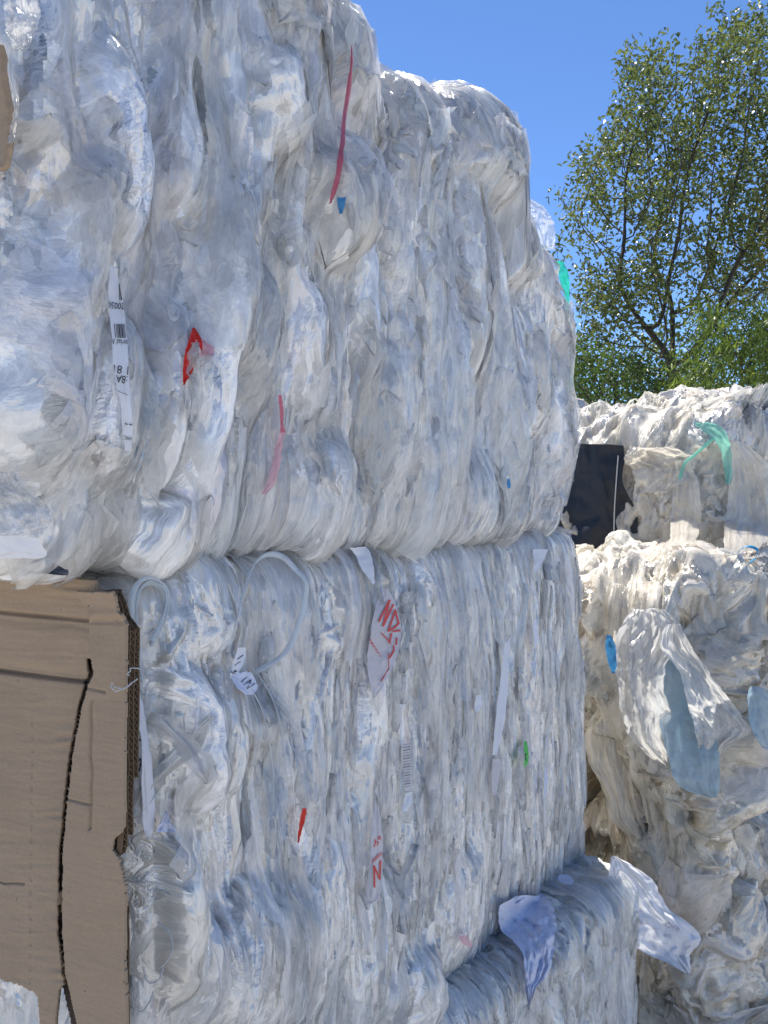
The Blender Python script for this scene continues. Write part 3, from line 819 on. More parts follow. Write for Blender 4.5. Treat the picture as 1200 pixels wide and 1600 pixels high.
mid.Hh *= 1 - .5 * np.clip((mid.V - .70) / .1, 0, 1)
mid.Hh = np.where((mid.U < .035) & (mid.U > -.02), np.minimum(mid.Hh, .004 + .6 * np.maximum(mid.U, 0)), np.where(mid.U <= -.02, np.minimum(mid.Hh - .022, -.002), mid.Hh))
mid.finish(fine=.002)

# --- lowest bale, turned a little, standing on the yard and mostly below the picture
DL = np.array([.67, .742]); DL /= np.linalg.norm(DL)
low = Bale(np.array([.588, 2.035]) - 1.4 * DL, DL, 0.0, 1.4, .800, .80, rc=.05, rt=.045, res=.0028, left=.05, top=.34, right=.16, under=.02, bulge=.0,
           xright=([0, .3, .6, .8], [.05, .03, .01, 0]))
h0 = .008 * fbm2(low.U * 4, low.V * 3, 41, 3) + .010 * ridge2(low.U * 12 + .4 * vn2(low.U * 3, low.V * 4, 15), low.V * 1.5, 42, 3)
low.base(h0)
low.scatter(160, (.3, 1.5), (.2, 1.2), (.012, .04), (.08, .22), (.012, .026), .10)
low.scatter(420, (.4, 1.5), (.3, 1.1), (.005, .013), (.05, .18), (.006, .012), .07)
low.scatter(420, (.4, 1.5), (.3, 1.1), (.003, .007), (.03, .10), (.003, .006), .07)
low.scatter(260, (.5, 1.5), (.62, 1.15), (.006, .022), (.03, .09), (.008, .02), .7, fold=.4)
low.finish(fine=.002)

t_up = thing('film_bale', 'large topmost film bale of the near stack, its bulging folds against the sky', 'bale', (*up.O, ZJ), 'bales of the near stack')
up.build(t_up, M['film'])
t_mid = thing('film_bale', 'middle bale of the near stack, tightly pressed vertical film folds beside brown cardboard', 'bale', (*mid.O, ZJ - .825), 'bales of the near stack')
mid.build(t_mid, M['film_pressed'])
t_low = thing('film_bale', 'lowest dusty film bale of the near stack, its top jutting out', 'bale', (*low.O, 0), 'bales of the near stack')
low.build(t_low, M['film_old'])

up.shell(t_up, M['film_sheet'], 201, 60, (-.05, 1.55), (.02, .9), (.018, .045), (.2, .45), (.012, .028), .07, cover=-.14, mscale=(9, 2))
mid.shell(t_mid, M['film_sheet'], 301, 130, (-.02, 1.42), (-.02, .85), (.008, .03), (.12, .4), (.008, .018), .05, cover=-.14, mscale=(9, 2.2))
low.shell(t_low, M['film_sheet'], 401, 60, (.3, 1.5), (.3, 1.1), (.015, .04), (.1, .25), (.01, .02), .1, cover=.0)
up.loose(170, (.02, 1.52), (.0, .72), (.006, .022), (.03, .13), t_up, M['film_loose'], .12, .005)
up.loose(30, (.05, 1.45), (.05, .64), (.015, .045), (.08, .18), t_up, M['film_loose'], .11, .007, name='film_flap')
up.loose(150, (.35, 1.52), (.66, .80), (.008, .03), (.02, .06), t_up, M['film_loose'], .9, .008, curl=.05)
mid.loose(260, (.06, 1.39), (.0, .80), (.004, .013), (.03, .12), t_mid, M['film_loose'], .07, .004)
low.loose(60, (.6, 1.39), (.45, .9), (.006, .02), (.03, .08), t_low, M['film_loose'], .12, .004)

# ---- the far stack to the right: loosely bunched, weathered film
def messy(b, seed, n1, n2, n3, big=1.):
    h0 = .03 * fbm2(b.U * 4, b.V * 4, seed, 4) + .02 * ridge2(b.U * 6 + vn2(b.U * 3, b.V * 3, seed), b.V * 5, seed + 1, 3)
    b.base(h0)
    W = b.W
    b.scatter(n1, (-.3, W + .6), (-.05, b.H + .6), (.03 * big, .07 * big), (.08, .24), (.06, .13), .5, fold=.25)
    b.scatter(n2, (-.2, W + .6), (-.05, b.H + .6), (.012, .032), (.05, .17), (.04, .08), .4, fold=.35)
    b.scatter(n3 // 2, (-.2, W + .6), (-.05, b.H + .5), (.012, .03), (.03, .08), (.03, .06), .9, fold=.4)
    b.scatter(n3, (-.2, W + .6), (-.05, b.H + .5), (.004, .012), (.03, .09), (.007, .016), .5)


DB = np.array([.86, -.50]); DB /= np.linalg.norm(DB)
CB = np.array([.90, 2.30])              # near corner
fb = Bale(CB - 1.0 * DB, DB, .60, 1.0, .84, 1.9, rc=.08, rt=.10, res=.0038, left=.1, top=1.2, right=1.0, under=.08, coarse=.012, bulge=.03, topslope=.02)
messy(fb, 51, 130, 420, 1600)
fb.Hh -= .5 * np.exp(-(((fb.U - fb.px2uv(918, 1240)[0]) / .10) ** 2 + ((fb.V - fb.px2uv(918, 1280)[1]) / .20) ** 2))
fb.finish(fine=.003)
DA = np.array([.80, -.60])
CA = np.array([1.32, 3.40])
fa = Bale(CA - 1.05 * DA, DA, ZC - .33, 1.05, .58, .8, rc=.09, rt=.07, res=.0048, left=.1, top=.62, right=.62, under=.06, coarse=.010, bulge=.03, topslope=.30,
          ztop=([0, .4, .8, 1.05, 1.6], [.50, .53, .57, .60, .58]))
messy(fa, 61, 80, 300, 1000)
fa.finish(fine=.003)
fd = Bale(np.array([.97, 2.33]) - 1.0 * DB, DB, 0.0, 1.0, .60, 1.8, rc=.07, rt=.08, res=.0038, left=.1, top=.5, right=.7, under=.02, coarse=.012, bulge=.03)
messy(fd, 71, 100, 300, 1000)
fd.Hh -= .5 * np.exp(-(((fd.U - fd.px2uv(925, 1350)[0]) / .11) ** 2 + ((fd.V - .56) / .12) ** 2))
fd.finish(fine=.003)

t_fb = thing('film_bale', 'cream bale of loosely bunched film behind the hanging clear bag, of the far stack', 'bale', (*fb.O, .60), 'bales of the far stack')
fb.build(t_fb, M['film_cream'])
t_fa = thing('film_bale', 'white film bale below the trees on the far stack, one end wrapped in black', 'bale', (*fa.O, ZC - .33), 'bales of the far stack')
fa.build(t_fa, M['film_far'])
t_fd = thing('film_bale', 'lowest bale of the far stack in the shade, grey and cream bunched film', 'bale', (*fd.O, 0), 'bales of the far stack')
fd.build(t_fd, M['film_cream'])
fb.shell(t_fb, M['film_cream_loose'], 501, 90, (-.1, 1.5), (0, 1.3), (.015, .05), (.06, .2), (.02, .05), .6, cover=-.05, lift=.01, mscale=(8, 8))
fa.shell(t_fa, M['film_cream_loose'], 601, 70, (-.1, 1.4), (0, 1.), (.015, .05), (.06, .2), (.02, .05), .6, cover=-.05, lift=.01, mscale=(6, 6))
fb.loose(220, (-.1, 1.5), (.0, 1.3), (.015, .05), (.03, .10), t_fb, M['film_cream_loose'], .6, .012)
fa.loose(70, (-.1, 1.4), (.0, 1.0), (.015, .05), (.03, .10), t_fa, M['film_cream_loose'], .6, .012)
fd.loose(60, (-.1, 1.4), (.0, .7), (.015, .05), (.03, .10), t_fd, M['film_cream_loose'], .6, .012)

# ------------------------------------------------------------------ where the bales' surfaces lie (used to lay scraps on them)
ZB = np.full((840, 640), 50.)
for b_ in (up, mid, low, fb, fa, fd):
    pts = b_.Pg.reshape(-1, 3)
    if hasattr(b_, 'shell_v'): pts = np.concatenate([pts, b_.shell_v])
    pts = pts[pts[:, 1] > .4]
    x_, y_ = proj(pts)
    xi = (x_ / 2 + 20).astype(int); yi = (y_ / 2 + 20).astype(int)
    k = (xi >= 0) & (xi < 640) & (yi >= 0) & (yi < 840)
    np.minimum.at(ZB, (yi[k], xi[k]), pts[k, 1])
for _ in range(2):          # close pinholes
    q = np.pad(ZB, 1, mode='edge')
    nb = np.stack([q[a:a + 840, b:b + 640] for a in range(3) for b in range(3)])
    md = np.median(nb, 0)
    ZB = np.where(ZB > md + .05, md, ZB)


def surf(px, py, r=3):
    """distance to the nearest bale surface at photo pixels"""
    px = np.asarray(px, float); py = np.asarray(py, float)
    xi = np.clip((px / 2 + 20), 4, 635).astype(int); yi = np.clip((py / 2 + 20), 4, 835).astype(int)
    best = np.full(px.shape, 50.)
    for a in range(-r, r + 1):
        for b in range(-r, r + 1):
            best = np.minimum(best, ZB[np.clip(yi + a, 0, 839), np.clip(xi + b, 0, 639)])
    return best


def sheet(name, rows, mat, parent=None, dep=None, off=.006, nx=24, ny=40, amp=.004, fs=(2.5, 3.), seed=1, smooth=2, thick=0., ragged=1.1):
    """a piece of film or paper; rows are (y, x left, x right) down its length, dep a distance or f(s,t) or None = lying on the bales"""
    rows = np.array(rows, float)
    kk = np.linspace(0, len(rows) - 1, ny)
    Y = np.interp(kk, np.arange(len(rows)), rows[:, 0]); 
    sp = smooth_path(rows, ny) if len(rows) > 2 else np.stack([np.interp(kk, np.arange(len(rows)), rows[:, c]) for c in range(3)], -1)
    t = np.linspace(0, 1, ny)[:, None]; s_ = np.linspace(0, 1, nx)[None, :]
    rg = ragged * fbm2(t * 22 + seed, 0 * t, seed, 3); rg2 = ragged * fbm2(t * 22 + seed, 0 * t + 7, seed, 3)
    X = (sp[:, 1:2] + rg) * (1 - s_) + (sp[:, 2:3] + rg2) * s_
    Yg = sp[:, 0:1] + 0 * s_ + (sp[:, 2:3] - sp[:, 1:2]) * .05 * vn2(s_ * 3 + seed, t * 5, seed)
    if dep is None:
        D = surf(X, Yg)
        D = np.where(D > 20, np.median(D), D)
        D = blur(D, smooth, smooth) - off
    elif callable(dep): D = dep(s_ + 0 * t, t + 0 * s_)
    else: D = np.full_like(X, dep)
    D = D + amp * (1.2 * ridge2(s_ * fs[0] + .5 * vn2(t * 3 + seed, s_ * 2, seed), t * fs[1] + seed, seed, 3) + .6 * fbm2(s_ * fs[0] * 3 + seed, t * fs[1] * 4, seed + 2, 3))
    v = np.stack([(X - 600) / F * D, D, ZC - (Yg - HY) / F * D], -1).reshape(-1, 3)
    flow = np.stack([s_ * .1 + 0 * t, t * .2 + 0 * s_, 0 * s_ + 0 * t + seed], -1).reshape(-1, 3)
    fn = mesh_obj if parent is None or parent.parent is None else sub_obj
    o = fn(name, v, grid_faces(ny, nx), mat, parent, attrs={'flow': ('FLOAT_VECTOR', flow), 'tint': ('FLOAT_COLOR', np.ones((nx * ny, 4)))})
    o['_n'] = 0; del o['_n']
    if thick:
        md = o.modifiers.new('thickness', 'SOLIDIFY'); md.thickness = thick; md.offset = 0
    sheets[o.name] = (sp, D)
    return o


sheets = {}


def on_sheet(o, s, t, lift=.0012):
    """a point on a sheet; s across 0..1, t down 0..1"""
    sp, D = sheets[o.name]
    s = np.asarray(s, float); t = np.asarray(t, float)
    ny, nx = D.shape
    fy = np.clip(t * (ny - 1), 0, ny - 1.001); fx = np.clip(s * (nx - 1), 0, nx - 1.001)
    iy = fy.astype(int); ix = fx.astype(int); ay = fy - iy; ax = fx - ix
    d = (D[iy, ix] * (1 - ax) + D[iy, ix + 1] * ax) * (1 - ay) + (D[iy + 1, ix] * (1 - ax) + D[iy + 1, ix + 1] * ax) * ay - lift
    r = sp[iy] * (1 - ay[..., None]) + sp[iy + 1] * ay[..., None]
    X = r[..., 1] * (1 - s) + r[..., 2] * s
    return np.stack([(X - 600) / F * d, d, ZC - (r[..., 0] - HY) / F * d], -1)


def px_on(o, px, py, lift=.0012):
    """a point of a sheet's plane under a photo pixel"""
    sp, D = sheets[o.name]
    px = np.asarray(px, float); py = np.asarray(py, float)
    t = np.interp(py, sp[:, 0], np.linspace(0, 1, len(sp)))
    i = np.clip((t * (len(sp) - 1)).astype(int), 0, len(sp) - 1)
    s = np.clip((px - sp[i, 1]) / np.maximum(sp[i, 2] - sp[i, 1], 1e-3), 0, 1)
    return on_sheet(o, s, t, lift)


def px_print(o, name, polys, mat, lift=.0015):
    """ink on a sheet: polygons in photo pixels"""
    vs, fs = [], []
    for poly in polys:
        p = px_on(o, [q[0] for q in poly], [q[1] for q in poly], lift)
        fs.append(list(range(len(vs), len(vs) + len(poly)))); vs += list(p)
    fn = sub_obj if o.parent is not None else sub_flat
    return fn(name, np.array(vs), fs, mat, o, smooth=False)


def sub_flat(name, v, f, mat, parent, **kw):
    ob = mesh_obj(name, v, f, mat, None, **kw); ob.parent = parent
    return ob


def stroke(pts, wd):
    """pen strokes as quads in pixel space"""
    out = []
    for (x0, y0), (x1, y1) in zip(pts[:-1], pts[1:]):
        L = math.hypot(x1 - x0, y1 - y0) + 1e-6
        nx_, ny_ = -(y1 - y0) / L * wd / 2, (x1 - x0) / L * wd / 2
        ex, ey = (x1 - x0) / L * wd * .3, (y1 - y0) / L * wd * .3
        m = max(1, int(L / 5))
        for k in range(m):
            a, b = k / m, (k + 1) / m
            xa, ya = x0 - ex + (x1 - x0 + 2 * ex) * a, y0 - ey + (y1 - y0 + 2 * ey) * a
            xb, yb = x0 - ex + (x1 - x0 + 2 * ex) * b, y0 - ey + (y1 - y0 + 2 * ey) * b
            out.append([(xa + nx_, ya + ny_), (xa - nx_, ya - ny_), (xb - nx_, yb - ny_), (xb + nx_, yb + ny_)])
    return out


def text_quads(txt, cx, cy, h, ang, wscale=1., shear=0.):
    """lettering as flat polygons in pixel space, centred on (cx,cy), cap height h, turned by ang degrees"""
    cu = bpy.data.curves.new('lettering', 'FONT'); cu.body = txt; cu.align_x = 'CENTER'; cu.align_y = 'CENTER'
    cu.size = 1.0; cu.resolution_u = 3
    ob = bpy.data.objects.new('lettering', cu); COL.objects.link(ob)
    dg = bpy.context.evaluated_depsgraph_get(); dg.update()
    me = bpy.data.meshes.new_from_object(ob.evaluated_get(dg))
    ca, sa = math.cos(R(ang)), math.sin(R(ang))
    out = []
    for p in me.polygons:
        q = []
        for vi in p.vertices:
            x, y = me.vertices[vi].co.x * h / .7 * wscale, -me.vertices[vi].co.y * h / .7
            x += shear * y
            q.append((cx + x * ca - y * sa, cy + x * sa + y * ca))
        out.append(q)
    bpy.data.objects.remove(ob); bpy.data.curves.remove(cu); bpy.data.meshes.remove(me)
    return out


# ------------------------------------------------------------------ cardboard on the near stack
DC = np.array([-.88, .475])                     # along the board, away from the corner
NC = np.array([-.475, -.88])                    # facing the camera
C0 = np.array([-.300, .985]) * .962                    # its right edge


def card_pt(px, py, out=0.):
    a = (px - 600) / F
    O = C0 + NC * out
    A = np.array([[DC[0], -a], [DC[1], -1]])
    t, dep = np.linalg.solve(A, -O)
    return t, ZC - (py - HY) / F * dep


def board(name, poly_fn, box, out_fn, mat, parent, res=.0022, thick=.004):
    """a sheet of board cut to an outline; box in photo pixels"""
    t0, z1 = card_pt(box[2], box[1]); t1, z0 = card_pt(box[0], box[3])
    z1 = max(z1, card_pt(box[0], box[1])[1]); z0 = min(z0, card_pt(box[2], box[3])[1])
    tt = np.arange(t0, t1, res); zz = np.arange(z0, z1, res)
    T, Z = np.meshgrid(tt, zz)
    XY = C0[None, None] + DC[None, None] * T[..., None]
    P0 = np.concatenate([XY, Z[..., None]], -1)
    px, py = proj(P0)
    out = out_fn(px, py)
    V = P0 + np.concatenate([NC[None, None] * out[..., None], 0 * Z[..., None]], -1)
    f = grid_faces(*T.shape)
    px, py = proj(V)
    keep = poly_fn(px, py).ravel()[f].min(1) > 0
    f = f[keep][:, ::-1]
    use = np.unique(f); mp = np.zeros(T.size, int); mp[use] = np.arange(len(use))
    o = mesh_obj(name, V.reshape(-1, 3)[use], mp[f], mat, parent)
    md = o.modifiers.new('board', 'SOLIDIFY'); md.thickness = thick; md.offset = -1
    return o


def crease(d, w):
    return np.exp(-(d / w) ** 2)


def edge_right(y):
    return np.interp(y, [900, 920, 935, 955, 972, 1000, 1290, 1302, 1312, 1328, 1340, 1385, 1500, 1620], [172, 174, 180, 184, 198, 197, 194, 190, 178, 176, 186, 196, 195, 200])


def flap_left(y):
    return np.interp(y, [925, 960, 1000, 1035, 1052, 1070, 1110, 1180, 1260, 1330, 1400, 1460, 1520, 1560, 1620], [118, 138, 138, 142, 145, 137, 126, 113, 104, 98, 97, 97, 101, 110, 124])


def main_out(px, py):
    o = .001 * fbm2(px / 60, py / 40, 91, 3) + .0005 * fbm2(px / 160, py / 9, 92, 2) * (px < 150)
    o -= .008 * np.clip((px - 40) / 90, 0, 1) ** 2 * np.sin(np.clip((py - 960) / 600, 0, 1) * np.pi)
    # long creases across the board
    o -= .007 * crease(py - (957 + .10 * px), 3) + .003 * crease(py - (966 + .10 * px), 9)
    o -= .009 * crease(py - (1049 + .14 * px), 2.5) * (px < 145) + .003 * crease(py - (1041 + .14 * px), 8)
    # crushed flutes
    o += .0014 * np.sin(py / 3.4 + 2 * vn2(px / 40, py / 30, 5)) * np.clip(vn2(px / 50, py / 25, 95) - .1, 0, 1) * np.clip((px - 40) / 50, 0, 1)
    # perforated score line
    o -= .0012 * crease(px - (50 - .01 * (py - 1200)), 1.8) * (np.sin(py / 3.2) > .1) * (py > 1120)
    o -= .03 * crease(px - flap_left(py) + 3.5 - 1.5 * vn2(py / 40, 0 * py, 6), 2.2 + 1.2 * vn2(py / 60, 0 * py, 61)) * (py > 1030)
    o -= .004 * crease(py - (1380 + .05 * px + 2 * vn2(px / 8, 0 * px, 4)), 1.3) * (px < 38)
    return o


def main_in(px, py):
    tear = np.interp(px, [-40, 0, 8, 22, 40, 50, 58, 62, 68, 80, 86, 92, 100, 112], [1528, 1530, 1533, 1538, 1545, 1550, 1560, 1600, 1640, 1640, 1610, 1545, 1540, 1530]) + 5 * fbm2(px / 5, py / 30, 96, 3)
    top = np.interp(px, [-60, 0, 60, 110, 130], [893, 894, 898, 903, 905]) + 1.5 * vn2(px / 7, py * 0, 97)
    slit = (np.abs(px - flap_left(py) + 2.6) < 2.0 + .7 * vn2(py / 60, 0 * py, 62) + np.interp(py, [1030, 1045, 1060], [0, 3, 0])) & (py > 1030)
    return (py > top) & (py < tear) & (px < 150) & ~slit


def flap_out(px, py):
    e = edge_right(py)
    o = .0075 + .0012 * fbm2(px / 50, py / 70, 98, 3)
    o -= .0028 * crease(py - (972 - .02 * px), 5) - .003 * crease(py - (964 - .02 * px), 9)
    o += .007 * np.sin(np.clip((py - 990) / 560, 0, 1) * np.pi) * np.sin(np.clip((px - 95) / 105, 0, 1) * np.pi)
    o += .009 * np.clip((962 - py) / 40, 0, 1)
    o -= .0035 * crease(px - (156 + .004 * (py - 1100) + 2 * vn2(py / 30, 0 * py, 3)), 1.8) * (py > 1090) * (py < 1290)
    o -= .003 * crease(py - (1240 + .25 * (px - 110)), 1.6) * (px < 155) * (px > 112)
    o -= .003 * crease(py - (1068 + .3 * (px - 140)), 2) * (px < 176)
    # the free left edge stands off the board
    o += .006 * np.exp(-np.maximum(px - flap_left(py), 0) / 16)
    return o


def flap_in(px, py):
    return (px > flap_left(py) + .6 * vn2(py / 16, 0 * py, 7)) & (px < edge_right(py) + .5 * vn2(py / 7, 0 * py, 8)) & (py > 921 + .02 * px + 1.2 * vn2(px / 6, 0 * px, 9))


t_card = thing('cardboard_sheet', 'creased brown cardboard with torn bottom edge, standing against the middle near bale', 'cardboard', (C0[0], C0[1], .9))
board('front_panel', main_in, (-70, 880, 160, 1640), main_out, M['card'], t_card, res=.0011)
board('folded_flap', flap_in, (85, 910, 205, 1640), flap_out, M['card'], t_card, res=.0011)
# the cut right edge: liners and flutes seen end on
zt, zb = card_pt(195, 922)[1], card_pt(195, 1640)[1]
zz = np.arange(zb, zt, .0011)


def edge_t(z):
    py = HY - (z - ZC) * F / 1.0
    return np.array([card_pt(edge_right(y) + 1, y)[0] for y in py])


ET = edge_t(zz)
mb = MB()
lean = np.interp(zz, [zt - .045, zt - .03, zt - .012, zt], [0, .001, .004, .005])
for k, (base_out, amp_, th) in enumerate([(.0040, 0, .0007), (.0012, .0016, .0005), (-.0018, 0, .0007), (-.0042, .0016, .0005), (-.0075, 0, .0007), (-.0102, .0018, .0005), (-.0134, 0, .0008)]):
    z_end = zb if k < 3 else (card_pt(205, 1222)[1] if k > 4 else card_pt(203, 1310)[1])
    kz = zz > z_end
    o_ = base_out + amp_ * np.sin(zz * 2 * np.pi / .0072 + k) + lean + .0008 * vn2(zz * 60, zz * 0, k)
    for side in (0, 1):
        pass
    n_ = kz.sum()
    cols = []
    for dt, oo in ((-.0015, -th), (-.0015, th), (.006, th), (.006, -th)):
        t_ = ET + dt - .0007 * k
        cols.append(np.stack([C0[0] + DC[0] * t_ + NC[0] * (o_ + oo), C0[1] + DC[1] * t_ + NC[1] * (o_ + oo), zz], -1)[kz])
    v = np.stack(cols, 1).reshape(-1, 3)
    a = np.arange(n_ - 1)[:, None] * 4; j = np.arange(4)[None]; j2 = (j + 1) % 4
    mb.add(v, np.stack([a + j, a + j2, a + 4 + j2, a + 4 + j], -1).reshape(-1, 4))
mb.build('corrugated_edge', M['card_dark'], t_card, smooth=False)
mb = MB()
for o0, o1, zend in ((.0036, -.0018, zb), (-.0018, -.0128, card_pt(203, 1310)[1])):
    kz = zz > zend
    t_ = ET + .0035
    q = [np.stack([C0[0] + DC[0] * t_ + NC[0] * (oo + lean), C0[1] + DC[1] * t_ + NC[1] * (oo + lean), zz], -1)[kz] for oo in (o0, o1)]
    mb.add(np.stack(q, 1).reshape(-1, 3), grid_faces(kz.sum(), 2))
mb.build('flute_shade_backing', M['card_gap_shade'], t_card, smooth=False)  # backing sheet painted dark as the shade between the flutes
board('slit_shade_sheet', lambda px, py: (px > 60) & (px < 185) & (py > 1000) & (px > flap_left(py) - 9), (55, 1000, 190, 1640), lambda px, py: -.012 + 0 * px, M['card_gap_shade'], t_card)  # sheet behind the slit, its shade painted as near-black colour

# a second brown board on the end of the topmost bale, its edge in view at the photo's left side
mb = MB()
ny, nx = 60, 10
Yb = np.linspace(70, 268, ny)[:, None]; Xs = np.linspace(0, 1, nx)[None]
xr = np.interp(Yb, [70, 90, 130, 180, 230, 262, 268], [6, 12, 14, 24, 22, 16, 8])
X = -60 * (1 - Xs) + xr * Xs
D = .80 + .10 * (1 - Xs) + .004 * fbm2(X / 12, Yb / 30, 77, 3)
mb.add(np.stack([(X - 600) / F * D, D + 0 * X, ZC - (Yb - HY) / F * D], -1).reshape(-1, 3), grid_faces(ny, nx))
o = mb.build('cardboard_sheet', M['card'])
o.modifiers.new('board', 'SOLIDIFY').thickness = .005
tag(o, 'brown cardboard strip at the left end of the topmost near bale', 'cardboard')

# ------------------------------------------------------------------ scraps in the topmost bale
# white sticker sheet with bar codes, upside down
lab = sheet('paper_label', [(415, 172, 180), (430, 171, 184), (470, 168, 192), (520, 174, 198), (580, 178, 201), (630, 188, 205), (670, 191, 207), (705, 196, 205)],
            M['paper'], None, off=.004, nx=12, ny=60, amp=.0016, seed=3, smooth=8, ragged=.8)
tag(lab, 'long white paper label with upside-down bar codes, squeezed between film folds', 'label')
bars = []
for y0, y1, xa, xb, sl_ in ((443, 469, 185, 194, .06), (506, 528, 178, 197, .1)):
    x = xa
    while x < xb:
        wv = random.choice([.9, .9, 1.3, 1.8])
        bars.append([(x, y0), (x + wv, y0), (x + wv + sl_ * 20, y1), (x + sl_ * 20, y1)]); x += wv + random.choice([.9, 1.3, 1.8])
bars += text_quads('20050', 181, 477, 10, 186, .75)
bars += text_quads('terial N', 187, 534, 9, 187, .8)
bars += text_quads('1 81', 189, 577, 13, 186, .9)
bars += text_quads(':8A', 190, 592, 12, 186, .8)
bars += stroke([(184, 611), (199, 617)], .8) + stroke([(195, 662), (199, 663)], 1.6) + stroke([(202, 663), (206, 664)], 1.6)
bars += text_quads('AMCX', 198, 684, 6, 190, .8)
bars = [[(min(max(q[0], 150), 240), q[1]) for q in b_] for b_ in bars]
px_print(lab, 'print', bars, M['ink'])

r_ = sheet('film_scrap', [(512, 301, 305), (535, 294, 316), (555, 288, 312), (575, 286, 304), (602, 286, 288)], M['red'], None, off=.008, nx=12, ny=26, amp=.003, seed=4)
tag(r_, 'torn bright red film scrap caught in the topmost near bale', 'film scrap')
r2 = sheet('film_scrap', [(531, 303, 318), (542, 303, 334), (556, 312, 335)], M['pale_pink'], None, off=.006, nx=16, ny=14, amp=.003, seed=5)
tag(r2, 'pale pink film shred just right of the bright red scrap', 'film scrap')
pk = sheet('film_ribbon', [(68, 549.5, 550.5), (100, 547, 551), (140, 541, 548), (180, 535, 542), (230, 530, 538), (270, 524, 533), (300, 518, 525), (318, 514, 518)], M['pink'], None, off=.012, nx=9, ny=80, amp=.003, seed=6, smooth=5)
tag(pk, 'long thin pink film ribbon running down from the top edge of the topmost bale', 'film ribbon')
bs = sheet('film_scrap', [(308, 527, 541), (320, 528, 539), (334, 530, 535)], M['blue'], None, off=.008, nx=10, ny=12, amp=.002, seed=7)
tag(bs, 'small blue film corner below the end of the pink ribbon', 'film scrap')
p2 = sheet('film_ribbon', [(617, 434, 440), (640, 437, 443), (660, 438, 443), (676, 438, 446)], M['pink'], None, off=.008, nx=8, ny=30, amp=.002, seed=8)
tag(p2, 'narrow dark pink film edge low on the topmost bale', 'film ribbon')
p3 = sheet('film_scrap', [(676, 437, 446), (700, 430, 441), (730, 424, 437), (755, 417, 430), (772, 408, 416)], M['pale_pink'], None, off=.008, nx=10, ny=34, amp=.003, seed=9)
tag(p3, 'wrinkled pale pink film piece under the narrow dark pink edge', 'film scrap')
gs = sheet('film_scrap', [(408, 869, 880), (430, 873, 889), (460, 880, 890), (492, 886, 889)], M['teal'], None, dep=lambda s, t: 2.06 + .03 * s + .02 * t, nx=12, ny=24, amp=.006, seed=10)
tag(gs, 'bright green film scrap sticking out at the right end of the topmost bale', 'film scrap')
g2 = sheet('film_ribbon', [(485, 885, 891), (540, 889, 894), (590, 889, 895), (640, 885, 890)], M['teal_pale'], None, dep=lambda s, t: 2.09 + .02 * s, nx=8, ny=40, amp=.004, seed=11)
tag(g2, 'pale green film edge below the bright green scrap, against the trees', 'film ribbon')
b2 = sheet('film_scrap', [(748, 793, 797), (756, 792, 798), (763, 793, 797)], M['blue'], None, off=.008, nx=6, ny=8, amp=.001, seed=12)
tag(b2, 'tiny blue film fleck low at the right of the topmost bale', 'film scrap')
ws = sheet('plastic_sheet', [(800, -60, 12), (825, -60, 42), (850, -60, 64), (868, -60, 72), (876, -60, 30)], M['paper'], None, dep=lambda s, t: .835 + .02 * (1 - s) + .03 * t * t, nx=20, ny=20, amp=.004, seed=13)
tag(ws, 'smooth white plastic sheet with brown smudges, above the cardboard', 'plastic sheet')
dk = sheet('film_sheet', [(872, -60, 60), (884, -60, 95), (893, -60, 108), (900, -60, 104)], M['shaded_film'], None, dep=lambda s, t: .93 + .03 * (1 - s), nx=20, ny=8, amp=.003, seed=14)
tag(dk, 'bluish film edge lying on top of the cardboard, coloured dark for the shaded gap', 'film sheet')

# ------------------------------------------------------------------ scraps in the middle bale
def print_bag(name, rows, label, cat, seed, polys, ink='red_ink', mat='printed_bag', off=.008, amp=.003):
    o = sheet(name, rows, M[mat], None, off=off, nx=18, ny=50, amp=amp, seed=seed, smooth=5, ragged=1.5)
    tag(o, label, cat)
    if polys: px_print(o, 'print', polys, M[ink], .003)
    return o


pol = stroke([(592.6, 971), (608.6, 938), (599, 978), (614, 945)], 3.0)
pol += stroke([(617.5, 953), (607, 986), (616, 981), (622.4, 974), (618, 955)], 2.9)
pol += stroke([(614.4, 986.5), (625, 985)], 2.8) + stroke([(612, 990), (609, 1004)], 2.6) + stroke([(596, 989), (604, 997), (610.7, 1006)], 1.6)
pol += stroke([(620.3, 997), (619.7, 1007)], 2.6) + stroke([(616, 1009), (616.5, 1016), (609.6, 1028)], 2.4)
for k in range(6): pol += stroke([(577 + 3.4 * k, 999 + 5 * k), (579.6 + 3.4 * k, 1001 + 5 * k)], 2.4 - .2 * k)
pol += stroke([(608, 1020), (608, 1045), (603, 1053), (596, 1064)], 1.3)
print_bag('plastic_bag', [(920, 600, 606), (938, 590, 616), (965, 583, 624), (1000, 578, 627), (1030, 574, 618), (1055, 576, 608), (1075, 580, 596), (1090, 582, 586)],
          'milky plastic bag with large red lettering, high in the middle near bale', 'plastic bag', 21, pol)
pol = stroke([(586, 1312), (587, 1317), (584.7, 1323)], 1.8) + stroke([(589, 1315), (591.5, 1316), (589.5, 1321)], 1.5) + stroke([(590.4, 1312), (593.4, 1306.4), (595, 1312)], 1.6)
pol += stroke([(581, 1346), (597, 1332)], 1.4) + stroke([(581.5, 1349), (597, 1335)], .9)
pol += stroke([(585.6, 1386), (584.7, 1353), (593.4, 1373.7), (594.7, 1345)], 2.8)
print_bag('plastic_bag', [(1248, 585, 587), (1275, 582, 594), (1310, 580, 598), (1345, 577, 598), (1380, 574, 597), (1404, 572, 592), (1412, 574, 580)],
          'milky plastic bag strip with a red N, low in the middle near bale', 'plastic bag', 22, pol)
